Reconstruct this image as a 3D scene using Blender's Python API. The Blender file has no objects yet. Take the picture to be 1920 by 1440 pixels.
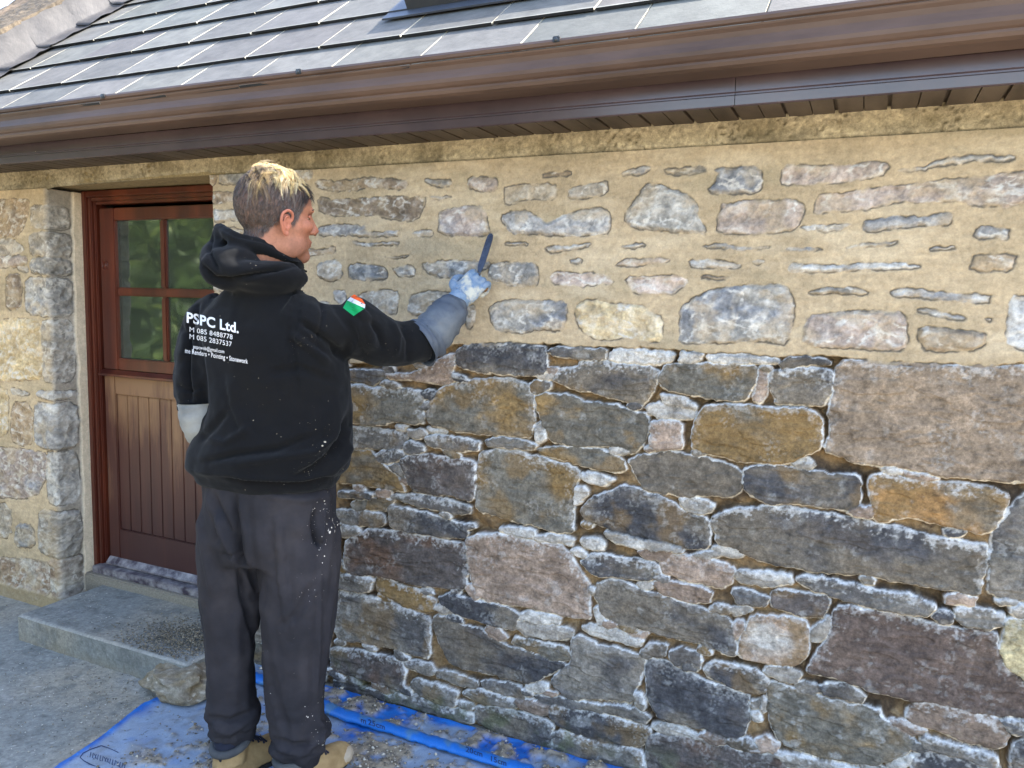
import bpy, bmesh, math, random
import numpy as np
from mathutils import Vector, Matrix, noise as mnoise
from mathutils.bvhtree import BVHTree
R = math.radians
SC = bpy.context.scene
COL = SC.collection

# ------------------------------------------------------------------ camera
F = 1442.0; PX, PY = 960.0, 720.0
_p = math.atan(.109); _r = R(1.415); _t = math.atan(656 / 1442)
CF = np.array([-math.sin(_t) * math.cos(_p), math.cos(_t) * math.cos(_p), -math.sin(_p)])
_r0 = np.array([math.cos(_t), math.sin(_t), 0.]); _u0 = np.cross(_r0, CF)
CR = _r0 * math.cos(_r) + _u0 * math.sin(_r); CU = -_r0 * math.sin(_r) + _u0 * math.cos(_r)
CAM = np.array([0., -2.31, 1.512])
cd = bpy.data.cameras.new('camera'); cam = bpy.data.objects.new('camera', cd); COL.objects.link(cam)
cd.sensor_width = 36; cd.lens = F / 1920 * 36; cd.clip_start = .05; cd.clip_end = 500
cam.matrix_world = Matrix(((CR[0], CU[0], -CF[0], CAM[0]), (CR[1], CU[1], -CF[1], CAM[1]), (CR[2], CU[2], -CF[2], CAM[2]), (0, 0, 0, 1)))
SC.camera = cam

# ------------------------------------------------------------------ sky and sun
SUN_EL, SUN_AZ = 49.0, 46.5            # azimuth from +x towards +y (behind the house, from the right)
W = bpy.data.worlds.new('World'); SC.world = W; W.use_nodes = True
nt = W.node_tree; nt.nodes.clear()
sk = nt.nodes.new('ShaderNodeTexSky'); sk.sky_type = 'NISHITA'; sk.sun_disc = False
sk.sun_elevation = R(SUN_EL); sk.sun_rotation = R(90 - SUN_AZ)
sk.air_density = 1.0; sk.dust_density = 2.0; sk.ozone_density = 1.0
bg = nt.nodes.new('ShaderNodeBackground'); bg.inputs[1].default_value = .15
wo = nt.nodes.new('ShaderNodeOutputWorld')
nt.links.new(sk.outputs[0], bg.inputs[0]); nt.links.new(bg.outputs[0], wo.inputs[0])
sd = bpy.data.lights.new('sun', 'SUN'); sd.energy = 2.9; sd.angle = R(.5); sd.color = (1, .95, .87)
so = bpy.data.objects.new('sun', sd); COL.objects.link(so)
SV = Vector((math.cos(R(SUN_EL)) * math.cos(R(SUN_AZ)), math.cos(R(SUN_EL)) * math.sin(R(SUN_AZ)), math.sin(R(SUN_EL))))
so.rotation_euler = SV.to_track_quat('Z', 'Y').to_euler(); so.location = SV * 20
SC.view_settings.view_transform = 'Standard'; SC.view_settings.look = 'None'
SC.view_settings.gamma = 1; SC.view_settings.exposure = 2.9

# ------------------------------------------------------------------ helpers
def ray(x, y):
    v = CF * F + CR * (x - PX) + CU * (PY - y); return v / np.linalg.norm(v)
def on_y(x, y, Y=0.):
    d = ray(x, y); return CAM + d * ((Y - CAM[1]) / d[1])
def on_z(x, y, Z=0.):
    d = ray(x, y); return CAM + d * ((Z - CAM[2]) / d[2])
def lin(c):
    c = np.array(c, float) / 255.
    return np.where(c <= .04045, c / 12.92, ((c + .055) / 1.055) ** 2.4)
K = .75                                  # albedo of a surface whose lit colour is c
TINT = np.array([1.06, 1., .92])        # the photograph is balanced for the blue light of open shade
def alb(c): return lin(c) * K * TINT
def root(name, label, cat, loc=(0, 0, 0), group=None):
    o = bpy.data.objects.new(name, None); COL.objects.link(o); o.location = loc
    o['label'] = label; o['category'] = cat
    if group: o['group'] = group
    return o
def tag(o, label, cat, group=None, kind=None):
    o['label'] = label; o['category'] = cat
    if group: o['group'] = group
    if kind: o['kind'] = kind
    return o
def mesh_obj(name, verts, faces, mat, parent=None, smooth=False, col=None, label=None):
    m = bpy.data.meshes.new(name)
    verts = np.asarray(verts, np.float32).reshape(-1, 3)
    if isinstance(faces, np.ndarray):
        n = len(faces); k = faces.shape[1]
        m.vertices.add(len(verts)); m.vertices.foreach_set('co', verts.ravel())
        m.loops.add(n * k); m.loops.foreach_set('vertex_index', faces.astype(np.int32).ravel())
        m.polygons.add(n); m.polygons.foreach_set('loop_start', np.arange(0, n * k, k, dtype=np.int32))
        m.update(calc_edges=True); m.validate()
    else:
        m.from_pydata(verts.tolist(), [], faces); m.update()
    if smooth: m.polygons.foreach_set('use_smooth', np.ones(len(m.polygons), bool))
    if col is not None:
        a = m.color_attributes.new('Col', 'FLOAT_COLOR', 'POINT')
        c = np.ones((len(verts), 4), np.float32); c[:, :3] = col; a.data.foreach_set('color', c.ravel())
    if mat: m.materials.append(mat)
    o = bpy.data.objects.new(name, m); COL.objects.link(o)
    if parent is not None:
        o.parent = parent; o.matrix_parent_inverse = Matrix.Translation(parent_world(parent)).inverted()
    if label: o['label'] = label
    return o
def parent_world(p):
    v = Vector((0, 0, 0))
    while p is not None:
        v = v + Vector(p.location); 
        if p.parent is not None: v = v + p.matrix_parent_inverse.to_translation()
        p = p.parent
    return v
class MB:
    """collects boxes, tubes and loose faces for one mesh (world coordinates)"""
    def __init__(s): s.v = []; s.f = []; s.c = []
    def add(s, v, f, c=None):
        n = len(s.v); s.v += [tuple(p) for p in v]; s.f += [tuple(i + n for i in q) for q in f]
        s.c += [tuple(c) if c is not None else (.5, .5, .5)] * len(v)
    def box(s, x0, x1, y0, y1, z0, z1, c=None, M=None, bev=0.):
        if bev:
            bm = bmesh.new(); bmesh.ops.create_cube(bm, size=1)
            for v in bm.verts: v.co = Vector((x0 + (v.co.x + .5) * (x1 - x0), y0 + (v.co.y + .5) * (y1 - y0), z0 + (v.co.z + .5) * (z1 - z0)))
            bmesh.ops.bevel(bm, geom=list(bm.edges), offset=bev, segments=2, affect='EDGES')
            bm.verts.index_update()
            v = [w.co.copy() for w in bm.verts]; f = [[w.index for w in q.verts] for q in bm.faces]; bm.free()
        else:
            v = [Vector(q) for q in ((x0, y0, z0), (x1, y0, z0), (x1, y1, z0), (x0, y1, z0), (x0, y0, z1), (x1, y0, z1), (x1, y1, z1), (x0, y1, z1))]
            f = [(0, 3, 2, 1), (4, 5, 6, 7), (0, 1, 5, 4), (1, 2, 6, 5), (2, 3, 7, 6), (3, 0, 4, 7)]
        if M: v = [M @ q for q in v]
        s.add(v, f, c)
    def tube(s, pts, rad, n=10, c=None, cap=True, flat=1., up=None):
        pts = [Vector(p) for p in pts]
        if not hasattr(rad, '__len__'): rad = [rad] * len(pts)
        vs = []; fs = []; prev = None
        for i, p in enumerate(pts):
            t = (pts[min(i + 1, len(pts) - 1)] - pts[max(i - 1, 0)]).normalized()
            if prev is None:
                a = Vector(up) if up else (Vector((0, 0, 1)) if abs(t.z) < .9 else Vector((1, 0, 0)))
                x = (a - t * a.dot(t)).normalized()
            else: x = (prev - t * prev.dot(t)).normalized()
            prev = x; y = t.cross(x)
            for k in range(n):
                a = 2 * math.pi * k / n
                vs.append(p + x * math.cos(a) * rad[i] * flat + y * math.sin(a) * rad[i])
        for i in range(len(pts) - 1):
            for k in range(n): fs.append((i * n + k, i * n + (k + 1) % n, (i + 1) * n + (k + 1) % n, (i + 1) * n + k))
        if cap: fs.append(tuple(range(n))[::-1]); fs.append(tuple((len(pts) - 1) * n + k for k in range(n)))
        s.add(vs, fs, c)
    def ell(s, cen, rad, axes=None, seg=16, c=None):
        ax = axes or (Vector((1, 0, 0)), Vector((0, 1, 0)), Vector((0, 0, 1)))
        vs = []; fs = []; n = seg; m = seg // 2 + 1
        for i in range(1, m):
            th = math.pi * i / m
            for k in range(n):
                ph = 2 * math.pi * k / n
                vs.append(Vector(cen) + ax[0] * rad[0] * math.sin(th) * math.cos(ph) + ax[1] * rad[1] * math.sin(th) * math.sin(ph) + ax[2] * rad[2] * math.cos(th))
        for i in range(m - 2):
            for k in range(n): fs.append((i * n + k, (i + 1) * n + k, (i + 1) * n + (k + 1) % n, i * n + (k + 1) % n))
        vs += [Vector(cen) + ax[2] * rad[2], Vector(cen) - ax[2] * rad[2]]; a, b = len(vs) - 2, len(vs) - 1
        for k in range(n): fs.append((k, (k + 1) % n, a)); fs.append(((m - 2) * n + (k + 1) % n, (m - 2) * n + k, b))
        s.add(vs, fs, c)
    def build(s, name, mat, parent=None, smooth=False, usecol=False, label=None):
        return mesh_obj(name, s.v, s.f, mat, parent, smooth, np.array(s.c) if usecol else None, label)

_rn = np.random.RandomState(7)
_T = [_rn.rand(256, 256).astype(np.float32) for _ in range(6)]
def vn(x, y, seed=0):
    t = _T[seed % 6]; x = x + seed * 17.31; y = y + seed * 9.73
    xi = np.floor(x).astype(np.int64); yi = np.floor(y).astype(np.int64)
    fx = x - xi; fy = y - yi; fx = fx * fx * (3 - 2 * fx); fy = fy * fy * (3 - 2 * fy)
    a = t[xi & 255, yi & 255]; b = t[(xi + 1) & 255, yi & 255]; c = t[xi & 255, (yi + 1) & 255]; d = t[(xi + 1) & 255, (yi + 1) & 255]
    return (a * (1 - fx) + b * fx) * (1 - fy) + (c * (1 - fx) + d * fx) * fy
def fbm(x, y, sc, seed=0, o=4, sx=1.):
    x = x / sc / sx; y = y / sc; s = 0; a = .5; tot = 0
    for i in range(o):
        ca, sa = math.cos(i * .9), math.sin(i * .9)
        s = s + a * vn((x * ca - y * sa) * 2 ** i, (x * sa + y * ca) * 2 ** i, seed + i); tot += a; a *= .5
    return s / tot * 2 - 1
def rid(x, y, sc, seed=0, o=4, sx=1.):
    x = x / sc / sx; y = y / sc; s = 0; a = .5; tot = 0
    for i in range(o):
        ca, sa = math.cos(i * .7 + .4), math.sin(i * .7 + .4)
        s = s + a * (1 - np.abs(2 * vn((x * ca - y * sa) * 2 ** i, (x * sa + y * ca) * 2 ** i, seed + i) - 1)); tot += a; a *= .5
    return s / tot
def ss(a, b, x):
    t = np.clip((x - a) / (b - a), 0, 1); return t * t * (3 - 2 * t)
def mixc(c, d, t): return c * (1 - t[..., None]) + np.asarray(d) * t[..., None]

# ------------------------------------------------------------------ materials
def newmat(name):
    m = bpy.data.materials.new(name); m.use_nodes = True; n = m.node_tree
    return m, n, n.nodes['Principled BSDF']
def N(n, t, **k):
    q = n.nodes.new(t)
    for a, b in k.items():
        if a in q.inputs.keys(): q.inputs[a].default_value = b
        else: setattr(q, a, b)
    return q
def bumpy(n, b, scale, strength, dist=.002, detail=6, stretch=None, src='Object'):
    tc = N(n, 'ShaderNodeTexCoord'); mp = N(n, 'ShaderNodeMapping'); n.links.new(tc.outputs[src], mp.inputs[0])
    if stretch: mp.inputs['Scale'].default_value = stretch
    no = N(n, 'ShaderNodeTexNoise', Scale=scale, Detail=detail, Roughness=.65); n.links.new(mp.outputs[0], no.inputs['Vector'])
    bu = N(n, 'ShaderNodeBump', Strength=strength, Distance=dist); n.links.new(no.outputs[0], bu.inputs['Height'])
    n.links.new(bu.outputs[0], b.inputs['Normal']); return mp, no
def mat_attr(name, rough=.85, spec=.3, scale=180, bump=.5, dist=.002, var=.25, vs=90, grain=0.):
    """base colour from the surface's own vertex colours, broken up by fine noise"""
    m, n, b = newmat(name)
    at = N(n, 'ShaderNodeVertexColor'); at.layer_name = 'Col'
    mp, no = bumpy(n, b, scale, bump, dist)
    n2 = N(n, 'ShaderNodeTexNoise', Scale=vs, Detail=8, Roughness=.7); n.links.new(mp.outputs[0], n2.inputs['Vector'])
    mr = N(n, 'ShaderNodeMapRange'); mr.inputs[1].default_value = .3; mr.inputs[2].default_value = .7
    mr.inputs[3].default_value = 1 - var; mr.inputs[4].default_value = 1 + var; n.links.new(n2.outputs[0], mr.inputs[0])
    src = mr.outputs[0]
    if grain:
        n4 = N(n, 'ShaderNodeTexNoise', Scale=48, Detail=12, Roughness=.82); n.links.new(mp.outputs[0], n4.inputs['Vector'])
        m4 = N(n, 'ShaderNodeMapRange'); m4.inputs[1].default_value = .40; m4.inputs[2].default_value = .60; m4.inputs[3].default_value = 1 - grain; m4.inputs[4].default_value = 1 + grain; n.links.new(n4.outputs[0], m4.inputs[0])
        m5 = N(n, 'ShaderNodeMath', operation='MULTIPLY'); n.links.new(src, m5.inputs[0]); n.links.new(m4.outputs[0], m5.inputs[1]); src = m5.outputs[0]
    mu = N(n, 'ShaderNodeVectorMath', operation='MULTIPLY'); n.links.new(at.outputs[0], mu.inputs[0]); n.links.new(src, mu.inputs[1])
    n.links.new(mu.outputs[0], b.inputs['Base Color'])
    b.inputs['Roughness'].default_value = rough; b.inputs['Specular IOR Level'].default_value = spec
    return m
def mat_noise(name, c1, c2, scale=8, rough=.6, spec=.4, bump=.3, bscale=120, dist=.002, stretch=None, c3=None, pos=(.35, .65), detail=6, raw=False):
    m, n, b = newmat(name); q = (lambda c: tuple(c)) if raw else alb
    mp, no = bumpy(n, b, bscale, bump, dist, stretch=stretch)
    n2 = N(n, 'ShaderNodeTexNoise', Scale=scale, Detail=detail, Roughness=.62); n.links.new(mp.outputs[0], n2.inputs['Vector'])
    cr = N(n, 'ShaderNodeValToRGB'); e = cr.color_ramp.elements
    e[0].position, e[1].position = pos; e[0].color = (*q(c1), 1); e[1].color = (*q(c2), 1)
    if c3 is not None: x = e.new((pos[0] + pos[1]) / 2); x.color = (*q(c3), 1)
    n.links.new(n2.outputs[0], cr.inputs[0]); n.links.new(cr.outputs[0], b.inputs['Base Color'])
    b.inputs['Roughness'].default_value = rough; b.inputs['Specular IOR Level'].default_value = spec
    return m
def specks(m, col, scale, thr, mask=None, soft=.02):
    """pale splashes (plaster) over an existing base colour"""
    n = m.node_tree; b = n.nodes['Principled BSDF']; src = b.inputs['Base Color'].links[0].from_socket
    tc = N(n, 'ShaderNodeTexCoord')
    vo = N(n, 'ShaderNodeTexVoronoi', Scale=scale); n.links.new(tc.outputs['Object'], vo.inputs['Vector'])
    nz = N(n, 'ShaderNodeTexNoise', Scale=scale * .12, Detail=3); n.links.new(tc.outputs['Object'], nz.inputs['Vector'])
    # radius varies from cell to cell
    sp = N(n, 'ShaderNodeSeparateColor'); n.links.new(vo.outputs['Color'], sp.inputs[0])
    m1 = N(n, 'ShaderNodeMath', operation='MULTIPLY'); n.links.new(sp.outputs[0], m1.inputs[0]); n.links.new(nz.outputs[0], m1.inputs[1])
    pw = N(n, 'ShaderNodeMath', operation='POWER'); n.links.new(m1.outputs[0], pw.inputs[0]); pw.inputs[1].default_value = 3.
    ml = N(n, 'ShaderNodeMath', operation='MULTIPLY'); n.links.new(pw.outputs[0], ml.inputs[0]); ml.inputs[1].default_value = thr
    if mask is not None:
        mk = mask(n, tc); m3 = N(n, 'ShaderNodeMath', operation='MULTIPLY'); n.links.new(ml.outputs[0], m3.inputs[0]); n.links.new(mk, m3.inputs[1]); ml = m3
    sb = N(n, 'ShaderNodeMath', operation='SUBTRACT'); n.links.new(ml.outputs[0], sb.inputs[0]); n.links.new(vo.outputs['Distance'], sb.inputs[1])
    mr = N(n, 'ShaderNodeMapRange'); mr.inputs[1].default_value = 0; mr.inputs[2].default_value = soft; n.links.new(sb.outputs[0], mr.inputs[0])
    mx = N(n, 'ShaderNodeMix', data_type='RGBA'); n.links.new(mr.outputs[0], mx.inputs[0]); n.links.new(src, mx.inputs[6])
    mx.inputs[7].default_value = (*alb(col), 1); n.links.new(mx.outputs[2], b.inputs['Base Color'])
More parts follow.
